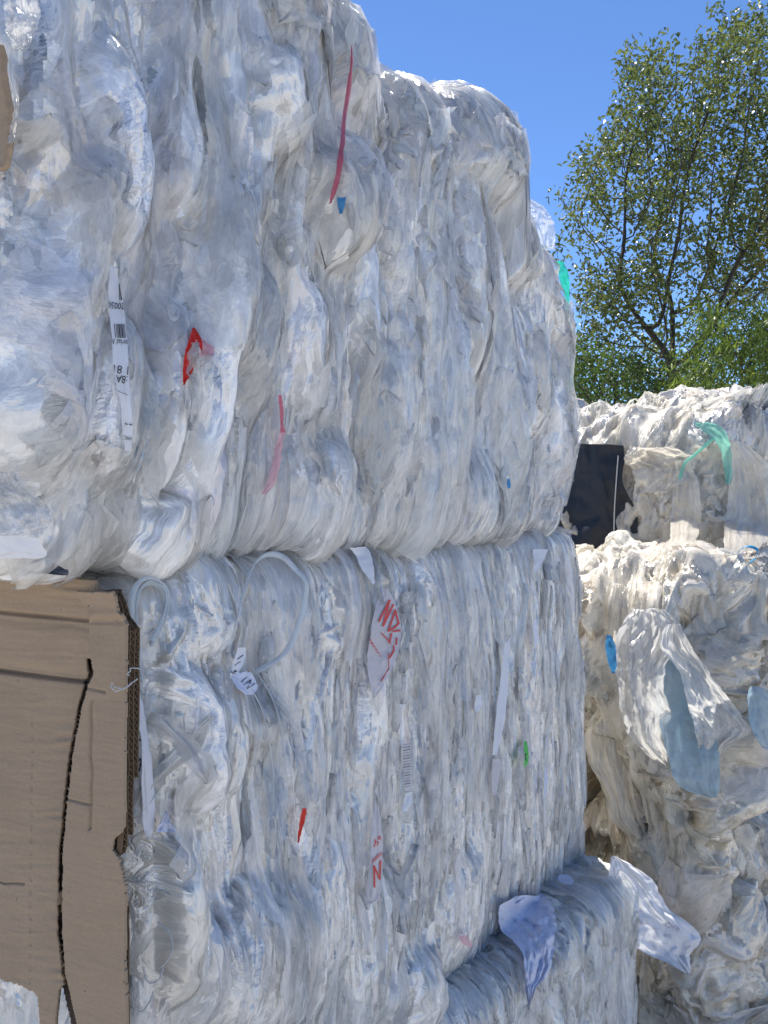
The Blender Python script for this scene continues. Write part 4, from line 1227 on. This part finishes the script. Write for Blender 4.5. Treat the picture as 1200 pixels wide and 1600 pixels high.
wp = sheet('paper_strip', [(1075, 214, 216), (1100, 209, 224), (1140, 217, 230), (1180, 222, 236), (1220, 221, 240), (1260, 222, 242), (1290, 223, 241), (1308, 229, 237)], M['paper'], None,
           dep=lambda s, t: .975 + .012 * s + .015 * t, nx=12, ny=50, amp=.002, seed=23, thick=.0004)
tag(wp, 'curved white paper strip hanging beside the cardboard edge', 'paper strip')
pp = sheet('paper_scrap', [(1130, 208, 226), (1160, 208, 228), (1190, 209, 228), (1215, 210, 224)], M['paper'], None, dep=lambda s, t: 1.0 + .01 * s, nx=10, ny=20, amp=.001, seed=24)
tag(pp, 'printed white paper tucked behind the curved white strip', 'paper scrap')
px_print(pp, 'print', stroke([(211, 1146), (220, 1144)], 4) + stroke([(213, 1146), (214, 1168)], 4) + stroke([(211, 1157), (219, 1156)], 3) + stroke([(212, 1190), (222, 1186), (218, 1204), (211, 1207)], 2.5), M['ink'])
fp = sheet('paper_scrap', [(1268, 259, 262), (1285, 250, 268), (1300, 243, 277)], M['paper_blue'], None, off=.012, nx=16, ny=14, amp=.004, fs=(5, 1), seed=25)
tag(fp, 'small folded bluish paper fan right of the curved white strip', 'paper scrap')
c1 = sheet('paper_scrap', [(1012, 372, 385), (1030, 366, 383), (1050, 360, 374), (1060, 360, 366)], M['paper'], None, off=.012, nx=10, ny=14, amp=.002, seed=26)
tag(c1, 'crumpled white printed label above the knotted film below the strap loop', 'paper scrap')
px_print(c1, 'print', stroke([(372, 1030), (380, 1024)], 1.5) + stroke([(362, 1050), (366, 1053), (369, 1048)], 2.5) + stroke([(368, 1040), (376, 1034)], 1.2), M['ink'])
c2 = sheet('paper_scrap', [(1050, 366, 392), (1062, 363, 399), (1075, 372, 402), (1086, 384, 396)], M['paper_blue'], None, off=.014, nx=14, ny=14, amp=.003, seed=27)
tag(c2, 'bluish printed label scrap at the lower end of the strap loop', 'paper scrap')
px_print(c2, 'print', stroke([(380, 1070), (392, 1062), (386, 1076), (398, 1068)], 1.2) + stroke([(376, 1066), (386, 1058)], 1.2), M['ink'])
rs = sheet('film_scrap', [(1263, 473, 479), (1280, 469, 477), (1300, 466, 471), (1317, 465, 467)], M['red'], None, off=.008, nx=8, ny=18, amp=.0015, seed=28)
tag(rs, 'small red plastic sliver in the middle near bale', 'film scrap')
gn = sheet('sticker', [(1158, 819, 822), (1175, 817, 826), (1190, 816, 825), (1200, 816, 820)], M['green'], None, off=.010, nx=8, ny=14, amp=.001, seed=29)
tag(gn, 'small bright green sticker with dark scribble in the middle near bale', 'sticker')
px_print(gn, 'print', stroke([(818, 1186), (823, 1178), (819, 1180), (823, 1188)], 1.2), M['ink'])
for rows, lb, nm, mt in [
    ([(855, 545, 572), (868, 556, 580), (890, 566, 584), (912, 582, 586)], 'white paper corner sticking out under the topmost bale', 'paper_scrap', 'paper'),
    ([(858, 832, 856), (876, 834, 850), (895, 834, 838)], 'white paper triangle at the top right corner of the middle near bale', 'paper_scrap', 'paper'),
    ([(1003, 790, 796), (1030, 786, 795), (1070, 781, 794), (1110, 776, 790), (1150, 772, 784), (1180, 769, 776)], 'long narrow white paper strip left of the green sticker', 'paper_strip', 'paper'),
    ([(1186, 770, 783), (1215, 768, 780), (1243, 770, 775)], 'pale paper shred under the long narrow white strip', 'paper_scrap', 'printed_bag'),
    ([(1086, 744, 752), (1100, 742, 753), (1113, 743, 747)], 'small pale paper fleck left of the long narrow white strip', 'paper_scrap', 'paper'),
    ([(968, 834, 838), (990, 834, 840), (1012, 836, 838)], 'thin lavender paper sliver above the green sticker', 'paper_strip', 'paper_blue'),
    ([(1195, 852, 855), (1225, 850, 855), (1248, 850, 852)], 'thin lavender paper sliver right of the green sticker', 'paper_strip', 'paper_blue'),
    ([(1238, 634, 644), (1255, 630, 643), (1268, 628, 636)], 'white paper fleck under the grey bar code patch', 'paper_scrap', 'paper'),
    ([(1090, 306, 309), (1110, 306, 311), (1140, 305, 308)], 'narrow white paper edge right of a smooth film bulge', 'paper_strip', 'paper'),
]:
    tag(sheet(nm, rows, M[mt], None, off=.010, nx=8, ny=24, amp=.0015, seed=hash(lb) % 97 if False else len(lb), smooth=5), lb, 'paper')
bc = sheet('film_label', [(1160, 628, 640), (1200, 630, 643), (1236, 632, 643)], M['printed_bag'], None, off=.008, nx=8, ny=24, amp=.001, seed=33)
tag(bc, 'clear film patch with faint grey bar code lines', 'film label')
px_print(bc, 'print', [q for k in range(16) for q in stroke([(630, 1164 + k * 4.4), (641, 1162 + k * 4.4)], .9 + (k * 7 % 3) * .5)], plain_mat('grey_ink', (.22, .22, .20), .6, bump=0))

for b_, par_, lst in ((up, t_up, [(192, 645), (545, 150), (532, 250), (434, 640), (430, 740), (520, 310)]),
                      (mid, t_mid, [(590, 1010), (612, 960), (588, 1060), (584, 1300), (594, 1370), (470, 1275), (372, 1040), (385, 1075), (786, 1080), (780, 1200), (568, 880), (840, 870), (635, 1220), (225, 1180), (237, 1280)])):
    for qx, qy in lst:
        uu_, vv_, _ = b_.px2uv(qx, qy)
        b_.loose(2, (uu_ - .008, uu_ + .008), (vv_ - .02, vv_ + .02), (.004, .010), (.03, .07), par_, M['film_loose'], .25, .013, name='film_shred')

# clear strap loop standing off the middle bale's top
path = smooth_path([(362, 1010, .02), (375, 960, .05), (386, 915, .075), (398, 884, .085), (418, 868, .09), (442, 870, .09), (462, 888, .085), (480, 910, .08), (476, 945, .07), (464, 985, .06), (448, 1015, .05), (425, 1035, .04), (396, 1050, .02)], 80)
dd = blur(np.array([[float(surf(p[0], p[1])) for p in path]]), 8, 0)[0]
pts = np.array([P(p[0], p[1], d - .8 * p[2]) for p, d in zip(path, dd)])
mb = MB()
tg = np.gradient(pts, axis=0); tg /= np.linalg.norm(tg, axis=1)[:, None]
view = pts - np.array([0, 0, ZC]); view /= np.linalg.norm(view, axis=1)[:, None]
tw = .6 + .5 * np.sin(np.linspace(0, 9, 80))
sd_ = np.cross(tg, np.array([.8, -.5, .2])); sd_ /= np.linalg.norm(sd_, axis=1)[:, None]
sd2 = np.cross(tg, sd_)
wv = (sd_ * np.cos(tw)[:, None] + sd2 * np.sin(tw)[:, None]) * .0042
cr = np.linspace(-1, 1, 7)
v = pts[:, None] + wv[:, None] * cr[None, :, None] + np.cross(tg, wv)[:, None] * (.35 * cr ** 2)[None, :, None]
mb.add(v.reshape(-1, 3), grid_faces(80, 7))
o = mb.build('strap', M['strap']); o.modifiers.new('band', 'SOLIDIFY').thickness = .0012
tag(o, 'clear plastic strap curling in a loop at the joint of the near bales', 'strap')

# second loop: a rolled film hem at the corner over the cardboard edge
path = smooth_path([(212, 1070, 0), (206, 1010, 0), (204, 960, 0), (208, 925, 0), (222, 906, 0), (242, 904, 0), (258, 918, 0), (260, 945, 0), (250, 975, 0), (236, 1000, 0)], 60)
pts = np.array([P(p[0], p[1], .975 + .0006 * (p[0] - 204)) for p in path])
mb = MB(); tube(mb, pts, 0.0026 + .0014 * np.sin(np.linspace(0, 7, 60)), 8)
for dx, dy, rr in ((6, 8, .0025), (12, 4, .0016), (-5, 10, .0015)):
    pts2 = np.array([P(p[0] + dx * (1 - k / 60), p[1] + dy, .985 + .0006 * (p[0] - 204)) for k, p in enumerate(path)])
    tube(mb, pts2, rr, 6)
mb.build('film_hem', M['strap'], t_mid)

# stray threads of film
for pth in [[(246, 1440), (264, 1455), (270, 1480), (262, 1500), (250, 1512)], [(224, 1510), (228, 1530), (238, 1536), (250, 1528), (256, 1505)], [(206, 1550), (210, 1575), (222, 1580), (234, 1565), (240, 1548)],
            [(330, 1480), (340, 1500), (344, 1530), (346, 1545)], [(392, 1040), (420, 1080), (438, 1130), (448, 1200)], [(382, 1060), (410, 1110), (424, 1180), (428, 1240)]]:
    q = smooth_path([(a, b, 0) for a, b in pth], 30)
    dd = blur(surf(q[None, :, 0], q[None, :, 1]), 6, 0)[0]
    mb = MB(); tube(mb, np.array([P(a[0], a[1], d - .012) for a, d in zip(q, dd)]), .0011, 5)
    mb.build('film_thread', M['film_loose'], t_mid)
for pth in [[(228, 1047), (206, 1044), (200, 1056)], [(214, 1060), (200, 1072), (180, 1080), (174, 1066)], [(205, 1068), (192, 1076), (176, 1072)]]:
    q = smooth_path([(a, b, 0) for a, b in pth], 24)
    mb = MB(); tube(mb, np.array([P(a[0] + 1.5 * math.sin(k * .9), a[1], .925) for k, a in enumerate(q)]), .0008, 5)
    mb.build('film_thread', M['film_loose'], t_mid)

# ------------------------------------------------------------------ papers on the lowest near bale
o = sheet('crumpled_paper', [(1398, 806, 850), (1412, 786, 862), (1430, 778, 868), (1450, 784, 868), (1466, 800, 866), (1490, 816, 863), (1520, 820, 856), (1545, 820, 838), (1572, 825, 828)], M['paper_blue'], None,
          off=.020, nx=40, ny=70, amp=.015, fs=(3., 4.), seed=41, smooth=3, ragged=3)
tag(o, 'crumpled bluish white paper draped over the edge of the lowest near bale', 'paper')
o = sheet('paper_scrap', [(1366, 874, 886), (1374, 872, 896), (1382, 884, 894)], M['paper_blue'], None, off=.006, nx=12, ny=10, amp=.002, seed=42)
tag(o, 'small bluish paper scrap on the top of the lowest near bale', 'paper')
o = sheet('film_scrap', [(1462, 718, 728), (1472, 722, 736), (1480, 732, 738)], M['pale_pink'], None, off=.006, nx=10, ny=10, amp=.002, seed=43)
tag(o, 'small dull pink film scrap in the corner between the two lower near bales', 'film scrap')
o = sheet('crumpled_paper', [(1337, 956, 960), (1350, 953, 985), (1375, 951, 1018), (1400, 957, 1032), (1425, 974, 1048), (1450, 983, 1085), (1472, 986, 1095), (1490, 1012, 1080), (1505, 1045, 1078), (1520, 1070, 1078)], M['paper'], None,
          dep=lambda s, t: 1.99 + .10 * s + .05 * t, nx=50, ny=70, amp=.024, fs=(2.6, 3.), seed=44, ragged=2)
tag(o, 'large crumpled white paper hanging between the lowest near bale and the far stack', 'paper')
px_print(o, 'print', text_quads('Ore', 1049, 1448, 8.5, 14, 1.2) + text_quads('en', 1042, 1461, 7, 14, 1.2) + text_quads('5', 1002, 1441, 8, 14, 1.), plain_mat('faint_ink', (.42, .42, .52), .6, bump=0), .004)

# ------------------------------------------------------------------ things hanging on the far stack
tb = thing('plastic_bag', 'large clear crumpled plastic bag hanging down the front of the far stack', 'plastic bag', tuple(P(1015, 960, 2.28)))
sheet('bag_panel', [(950, 985, 1040), (975, 972, 1058), (1010, 963, 1056), (1040, 962, 1040), (1070, 965, 1036), (1110, 970, 1046), (1150, 985, 1050), (1180, 1012, 1050), (1202, 1040, 1050)], M['bag'], tb,
      dep=lambda s, t: 2.24 - .26 * t * (1 - t) + .10 * (s - .5) ** 2, nx=70, ny=110, amp=.022, fs=(2.6, 2.2), seed=51, ragged=3)
sheet('bag_panel', [(975, 1040, 1062), (1010, 1032, 1080), (1050, 1062, 1108), (1090, 1072, 1140), (1120, 1080, 1160), (1145, 1086, 1172), (1165, 1090, 1140), (1188, 1094, 1122)], M['bag'], tb,
      dep=lambda s, t: 2.19 - .16 * t * (1 - t) + .02 * s, nx=60, ny=100, amp=.018, fs=(2.4, 2.6), seed=55, ragged=2)
o = sheet('plastic_bag', [(1010, 1040, 1060), (1050, 1028, 1105), (1100, 1024, 1118), (1150, 1034, 1120), (1190, 1046, 1124), (1215, 1052, 1124), (1235, 1076, 1124), (1247, 1110, 1122)], M['blue_bag'], None,
          dep=lambda s, t: 2.30 - .26 * t * (1 - t) - .115 * t, nx=50, ny=80, amp=.010, fs=(2, 2), seed=52, ragged=1.5)
tag(o, 'blue plastic bag showing through and below the hanging clear bag', 'plastic bag')
o = sheet('film_scrap', [(992, 948, 954), (1010, 946, 962), (1035, 950, 966), (1052, 956, 962)], M['blue'], None, dep=lambda s, t: 2.31 + .02 * s, nx=14, ny=20, amp=.008, seed=53)
tag(o, 'twisted blue film scrap left of the hanging clear bag', 'film scrap')
o = sheet('plastic_bag', [(1072, 1172, 1182), (1090, 1168, 1215), (1130, 1172, 1230), (1160, 1186, 1230), (1172, 1196, 1230)], M['blue_bag'], None, dep=lambda s, t: 2.16 + .06 * s, nx=24, ny=30, amp=.012, seed=54)
tag(o, 'blue plastic sheet at the right edge of the photo, right of the hanging clear bag', 'plastic bag')
path = smooth_path([(1150, 874, 0), (1156, 860, 0), (1170, 854, 0), (1184, 860, 0), (1180, 872, 0), (1170, 880, 0), (1167, 890, 0), (1174, 900, 0)], 40)
mb = MB(); pts = np.array([P(p[0], p[1], 2.40 - .03 * math.sin(k / 8)) for k, p in enumerate(path)])
cr = np.linspace(-1, 1, 4)
wv = np.stack([np.full(40, .0035), np.full(40, .003), .006 * np.linspace(.2, 1, 40)], -1)
mb.add((pts[:, None] + wv[:, None] * cr[None, :, None]).reshape(-1, 3), grid_faces(40, 4))
o = mb.build('strap', M['blue_strap']); o.modifiers.new('band', 'SOLIDIFY').thickness = .001
tag(o, 'blue packing strap curled on top of the cream far bale', 'strap')

# larger sheets of film that belong to the bales
for rows, par_, dp, mt, am, fs in [
    ([(1090, 955, 985), (1120, 925, 985), (1160, 915, 980), (1200, 925, 985), (1240, 945, 990), (1275, 950, 1000), (1310, 985, 1010)], t_fb, 2.36, 'film_cream_loose', .03, (2, 1.5)),
    ([(1130, 985, 1030), (1180, 995, 1050), (1230, 1000, 1052), (1280, 1010, 1042), (1320, 1018, 1030)], t_fb, 2.34, 'film_cream_loose', .025, (2, 1.5)),
    ([(930, 1085, 1150), (970, 1080, 1160), (1020, 1100, 1168), (1060, 1120, 1166), (1085, 1130, 1160)], t_fb, 2.30, 'film_cream_loose', .02, (4, 1)),
    ([(1240, 1040, 1075), (1300, 1045, 1090), (1360, 1055, 1095), (1400, 1070, 1100)], t_fb, 2.30, 'film_cream_loose', .025, (2, 2)),
    ([(1400, 1080, 1140), (1440, 1075, 1160), (1490, 1085, 1172), (1540, 1100, 1165), (1610, 1120, 1180)], t_fd, 2.28, 'film_cream_loose', .025, (2, 2)),
    ([(1460, 1010, 1060), (1520, 1000, 1100), (1610, 1000, 1130)], t_fd, 2.36, 'film_cream_loose', .02, (2, 2)),
    ([(690, 1140, 1160), (730, 1140, 1205), (790, 1135, 1230), (870, 1130, 1240)], t_fa, None, 'film_cream_loose', .012, (2, 1)),
    ([(720, 1055, 1078), (760, 1052, 1092), (810, 1048, 1095), (852, 1046, 1088)], t_fa, None, 'film_cream_loose', .012, (2, 2)),
    ([(700, 985, 1050), (716, 975, 1086), (740, 990, 1080), (770, 1000, 1040)], t_fa, None, 'film_cream_loose', .03, (3, 2)),
    ([(66, 544, 584), (85, 541, 585), (120, 538, 604), (170, 534, 600)], t_up, 1.43, 'film_loose', .008, (3, 1)),
    ([(122, 640, 654), (140, 606, 678), (165, 600, 688), (200, 600, 690)], t_up, 1.60, 'film_loose', .012, (3, 2)),
    ([(150, 766, 774), (160, 712, 776), (180, 690, 800), (215, 690, 804), (250, 700, 800)], t_up, 1.76, 'film_loose', .012, (3, 2)),
    ([(312, 815, 832), (330, 806, 856), (355, 806, 866), (390, 812, 868)], t_up, 2.01, 'film_loose', .012, (4, 2)),
    ([(470, 888, 896), (530, 890, 899), (600, 886, 897), (650, 884, 908), (690, 880, 907), (730, 872, 900), (790, 862, 884)], t_up, 2.11, 'film_loose', .012, (2, 4)),
    ([(822, 815, 862), (830, 818, 888), (840, 850, 894), (870, 868, 893), (920, 880, 892)], t_mid, 2.08, 'film_loose', .010, (3, 2)),
    ([(1240, 880, 906), (1290, 868, 911), (1330, 862, 912), (1345, 858, 906)], t_mid, 2.12, 'film_loose', .008, (2, 2)),
    ([(-6, 4, 60), (25, 8, 62), (50, 10, 56), (72, 16, 44), (80, 22, 36)], t_up, .80, 'film_loose', .01, (3, 3)),
    ([(66, 8, 17), (120, 14, 23), (165, 21, 29), (200, 16, 26), (224, 12, 22)], t_up, .785, 'film_loose', .006, (2, 3)),
    ([(735, -30, 30), (760, -30, 40), (790, -30, 75), (820, -30, 80), (840, -30, 60)], t_up, .825, 'film_loose', .01, (3, 3)),
]:
    sheet('film_flap', rows, M[mt], par_, dep=dp, off=.02, nx=40, ny=50, amp=am, fs=fs, seed=len(rows) * 7 + int(rows[0][0]) % 50, ragged=2.5, smooth=5)

# black wrapped end with its tie wire
DK = (fa.px2uv(865, 780)[2] - .10, fa.px2uv(992, 780)[2] - .10)
o = sheet('black_wrap', [(694, 892, 974), (715, 888, 976), (745, 884, 972), (775, 876, 984), (805, 868, 996), (830, 862, 998), (862, 858, 998)], M['black'], t_fa,
          dep=lambda s, t: DK[0] + (DK[1] - DK[0]) * s - .05 * np.sin(np.pi * np.clip(s, 0, 1)), nx=40, ny=40, amp=.018, fs=(1.6, 1.2), seed=61)
path = smooth_path([(966, 712, 0), (963, 750, 0), (960, 800, 0), (959, 850, 0)], 24)
dd = DK[0] + (DK[1] - DK[0]) * .76 - .065
mb = MB(); tube(mb, np.array([P(p[0], p[1], dd) for p in path]), .0024, 6)
mb.build('tie_wire', M['wire'], t_fa)
o = sheet('film_strip', [(660, 1082, 1112), (668, 1092, 1128), (684, 1112, 1138), (705, 1126, 1143), (735, 1131, 1144), (756, 1134, 1142)], M['teal_pale'], None, off=.05, nx=14, ny=40, amp=.008, seed=62, smooth=6)
tag(o, 'pale green film band folded over the top corner of the white far bale', 'film strip')
path = smooth_path([(1116, 684, 0), (1100, 698, 0), (1084, 712, 0), (1070, 724, 0), (1062, 748, 0)], 24)
dd = blur(surf(path[None, :, 0], path[None, :, 1]), 6, 0)[0] - .05
mb = MB(); tube(mb, np.array([P(p[0], p[1], d) for p, d in zip(path, dd)]), .006, 6)
o = mb.build('strap', M['teal_pale']); tag(o, 'thin green strap slanting down from the pale green band', 'strap')

# ------------------------------------------------------------------ trees
def colonize(root, attract, step, di, dk, iters, seed, start_up=6, up=.05):
    rng = np.random.default_rng(seed)
    nodes = [np.array(root, float)]; par = [-1]
    tgt = attract.mean(0)
    A = attract.copy()
    # the bole first
    for k in range(200):
        dd = np.linalg.norm(A - nodes[-1], axis=1)
        if dd.min() < di: break
        v = tgt - nodes[-1]; v = v / np.linalg.norm(v) + rng.normal(0, .12, 3) + np.array([0, 0, .6]); v /= np.linalg.norm(v)
        nodes.append(nodes[-1] + v * step); par.append(len(nodes) - 2)
    N = np.array(nodes)
    near = np.full(len(A), 1e9); ni = np.zeros(len(A), int)
    def upd(lo):
        nonlocal near, ni
        d = np.linalg.norm(A[:, None] - N[None, lo:], axis=2)
        j = d.argmin(1); m = d[np.arange(len(A)), j]
        k = m < near
        near = np.where(k, m, near); ni = np.where(k, j + lo, ni)
    upd(0)
    for it in range(iters):
        act = near < di
        if not act.any(): break
        idx = ni[act]; dirs = A[act] - N[idx]; dirs /= np.linalg.norm(dirs, axis=1)[:, None] + 1e-9
        un, inv = np.unique(idx, return_inverse=True)
        acc = np.zeros((len(un), 3)); np.add.at(acc, inv, dirs)
        acc += rng.normal(0, .25, acc.shape); acc[:, 2] += up
        acc /= np.linalg.norm(acc, axis=1)[:, None] + 1e-9
        new = N[un] + acc * step
        lo = len(N)
        N = np.concatenate([N, new]); par += list(un)
        upd(lo)
        k = near > dk
        A, near, ni = A[k], near[k], ni[k]
        if len(A) == 0: break
    return N, np.array(par)


def limbs(N, par, r_tip, r_base_pow=2.2):
    n = len(N); r = np.zeros(n); ch = np.zeros(n, int)
    np.add.at(ch, par[1:], 1)
    acc = np.zeros(n)
    for i in range(n - 1, -1, -1):
        r[i] = r_tip if ch[i] == 0 else acc[i] ** (1 / r_base_pow)
        if par[i] >= 0: acc[par[i]] += r[i] ** r_base_pow
    return r, ch


def wood_mesh(N, par, r, sides=5, sel=None):
    a = N[par[1:]]; b = N[1:]; ra = np.minimum(r[par[1:]], r[1:] * 1.6); rb = r[1:]
    if sel is not None: a, b, ra, rb = a[sel], b[sel], ra[sel], rb[sel]
    t = b - a; t /= np.linalg.norm(t, axis=1)[:, None] + 1e-9
    u = np.cross(t, np.array([.37, .21, .9])); u /= np.linalg.norm(u, axis=1)[:, None] + 1e-9
    w_ = np.cross(t, u)
    an = np.arange(sides) / sides * 2 * np.pi
    ring = np.cos(an)[None, :, None] * u[:, None] + np.sin(an)[None, :, None] * w_[:, None]
    v = np.concatenate([a[:, None] + ra[:, None, None] * ring, b[:, None] + t[:, None] * rb[:, None, None] * .3 + rb[:, None, None] * ring], 1)
    m = len(a); base = np.arange(m)[:, None] * 2 * sides; j = np.arange(sides)[None]; j2 = (j + 1) % sides
    f = np.stack([base + j, base + j2, base + sides + j2, base + sides + j], -1).reshape(-1, 4)
    return v.reshape(-1, 3), f


def leaves(cent, dirs, L, Wd, rng, droop=0., shade=None):
    n = len(cent)
    d = dirs + rng.normal(0, .45, (n, 3)); d[:, 2] -= droop; d /= np.linalg.norm(d, axis=1)[:, None] + 1e-9
    up_ = rng.normal(0, 1, (n, 3)) + np.array([0, 0, .8]); sd = np.cross(d, up_); sd /= np.linalg.norm(sd, axis=1)[:, None] + 1e-9
    nn = np.cross(sd, d)
    l_ = (L * rng.uniform(.6, 1.25, n))[:, None]; w_ = (Wd * rng.uniform(.7, 1.2, n))[:, None]
    p0 = cent; p1 = cent + d * l_ * .5 + sd * w_ + nn * w_ * .5; p2 = cent + d * l_ - nn * l_ * .12; p3 = cent + d * l_ * .5 - sd * w_ + nn * w_ * .5
    v = np.stack([p0, p1, p2, p3], 1).reshape(-1, 3)
    f = np.arange(n * 4).reshape(-1, 4)
    ti = np.repeat(np.clip(rng.normal(.45, .25, n), 0, 1), 4)
    return v, f, np.stack([ti, ti, ti, np.ones_like(ti)], -1)


def blobs(lst, n, depth, dvar, rng):
    """attractor points inside crown masses given by (x, y, rx, ry) in photo pixels at a distance"""
    tot = sum(b[2] * b[3] for b in lst); out = []
    for b in lst:
        m = max(4, int(n * b[2] * b[3] / tot))
        q = rng.normal(0, 1, (m, 3)); q /= np.linalg.norm(q, axis=1)[:, None]; q *= (rng.random(m) ** .45)[:, None]
        dep = depth + (b[4] if len(b) > 4 else 0) + q[:, 1] * dvar
        x = b[0] + q[:, 0] * b[2]; y = b[1] + q[:, 2] * b[3]
        out.append(np.stack([(x - 600) / F * dep, dep, ZC - (y - HY) / F * dep], -1))
    return np.concatenate(out)


def tree(name, label, cat, root, blob, nattr, depth, dvar, step, di, dk, leaf, seed, lsize, per, droop=0., spread=.10, tip=.004, group=None, minr=.03, up=.05, prune=0., leafr=2.6, clump=0.):
    rng = np.random.default_rng(seed)
    A = blobs(blob, nattr, depth, dvar, rng)
    if clump:
        q = fbm2(A[:, 0] * clump + A[:, 1] * .6, A[:, 2] * clump + A[:, 1] * .5, seed, 3)
        A = A[q > .04]
    N, par = colonize(root, A, step, di, dk, 260, seed, up=up)
    r, ch = limbs(N, par, tip)
    t_ = thing(name, label, cat, (root[0], root[1], 0), group)
    sel = r[1:] > minr
    v, f = wood_mesh(N, par, r, 7, sel); mesh_obj('trunk', v, f, M['bark'], t_)
    v, f = wood_mesh(N, par, r, 4, ~sel); mesh_obj('limb', v, f, M['bark'], t_)
    tw = np.where((r < tip * leafr) & (np.arange(len(N)) > 3))[0]
    if prune: tw = tw[rng.random(len(tw)) > prune]
    d = N[tw] - N[par[tw]]; d /= np.linalg.norm(d, axis=1)[:, None] + 1e-9
    k = rng.integers(per[0], per[1], len(tw)) * np.where(fbm2(N[tw][:, 0] * 2.2, N[tw][:, 2] * 2.2 + N[tw][:, 1], seed + 3, 2) > -.25, 1, .3) if clump else rng.integers(per[0], per[1], len(tw))
    k = k.astype(int)
    idx = np.repeat(np.arange(len(tw)), k)
    c = N[tw][idx] + np.clip(rng.normal(0, spread, (len(idx), 3)), -1.5 * spread, 1.5 * spread)
    dr = d[idx] * .6 + rng.normal(0, .5, (len(idx), 3))
    v, f, ti = leaves(c, dr, lsize[0], lsize[1], rng, droop)
    mesh_obj('crown', v, f, M[leaf], t_, attrs={'tint': ('FLOAT_COLOR', ti)}, smooth=False)
    print('TREE', name, len(N), len(idx))
    return t_


OAK = [(1000, 300, 95, 140), (960, 400, 85, 120), (1080, 250, 110, 150), (1020, 450, 130, 110), (1110, 400, 120, 140), (1150, 180, 90, 150), (1200, 260, 80, 180),
       (930, 480, 60, 90), (890, 330, 26, 60), (990, 200, 55, 80), (1015, 130, 45, 55), (985, 95, 22, 40), (1100, 100, 40, 70), (1130, 50, 25, 45), (1190, 90, 50, 90), (1250, 350, 90, 160), (1180, 470, 80, 90), (905, 255, 20, 34), (1000, 540, 120, 50), (1040, 80, 26, 34), (886, 420, 36, 70), (900, 545, 50, 50)]
rt = P(1068, 700, 10.5); rt[2] = 0
tree('evergreen_tree', 'large open-crowned tree with small glossy leaves and dark limbs against the sky', 'tree', rt, OAK, 10000, 10.5, 1.4, .13, 1.1, .17, 'leaf', 5, (.082, .020), (7, 19), .15, .08, .0036, minr=.022, leafr=3.6, clump=1.5)
rt = P(1170, 700, 8.6); rt[2] = 0
tree('weeping_tree', 'bright green tree with narrow drooping leaves at the right, above the white far bale', 'tree', rt,
     [(1130, 560, 70, 60), (1190, 540, 60, 80), (1090, 600, 50, 40), (1170, 600, 80, 50), (1110, 500, 30, 30), (1240, 560, 60, 90)], 1500, 8.6, .7, .11, .9, .13, 'leaf_willow', 8, (.12, .009), (11, 20), 1.1, .07, .003, minr=.018, up=-.1)
rt = P(955, 700, 9.4); rt[2] = 0
tree('bushy_tree', 'dense leafy green bush left of the tree trunk, just above the far stack', 'bush', rt,
     [(940, 590, 70, 55), (1000, 600, 60, 45), (900, 580, 40, 60), (1040, 615, 50, 30), (960, 640, 100, 30)], 1500, 9.4, .6, .11, .9, .13, 'leaf_bush', 9, (.065, .013), (11, 20), .6, .08, .003, minr=.018, up=0)
rt = P(1300, 700, 9.6); rt[2] = 0
tree('yellowish_tree', 'yellow-green foliage reaching in at the right edge, in front of the large tree', 'tree', rt,
     [(1205, 350, 28, 50), (1215, 420, 30, 40), (1225, 300, 26, 40), (1270, 350, 50, 120)], 260, 9.2, .4, .12, .9, .16, 'leaf_yellow', 10, (.07, .014), (7, 12), .3, .07, .0035, minr=.018)
# the belt of trees behind, seen only through the gaps
rt = P(1000, 700, 15); rt[2] = 0
tree('dark_tree', 'dark green trees behind, seen through gaps under the large open crown', 'tree', rt,
     [(900, 600, 60, 70), (980, 590, 90, 60), (1080, 590, 90, 70), (1180, 580, 90, 90), (1260, 560, 90, 110)], 900, 15., 1.0, .2, 1.6, .26, 'leaf_bush', 12, (.12, .026), (8, 13), .3, .14, .005, minr=.03)
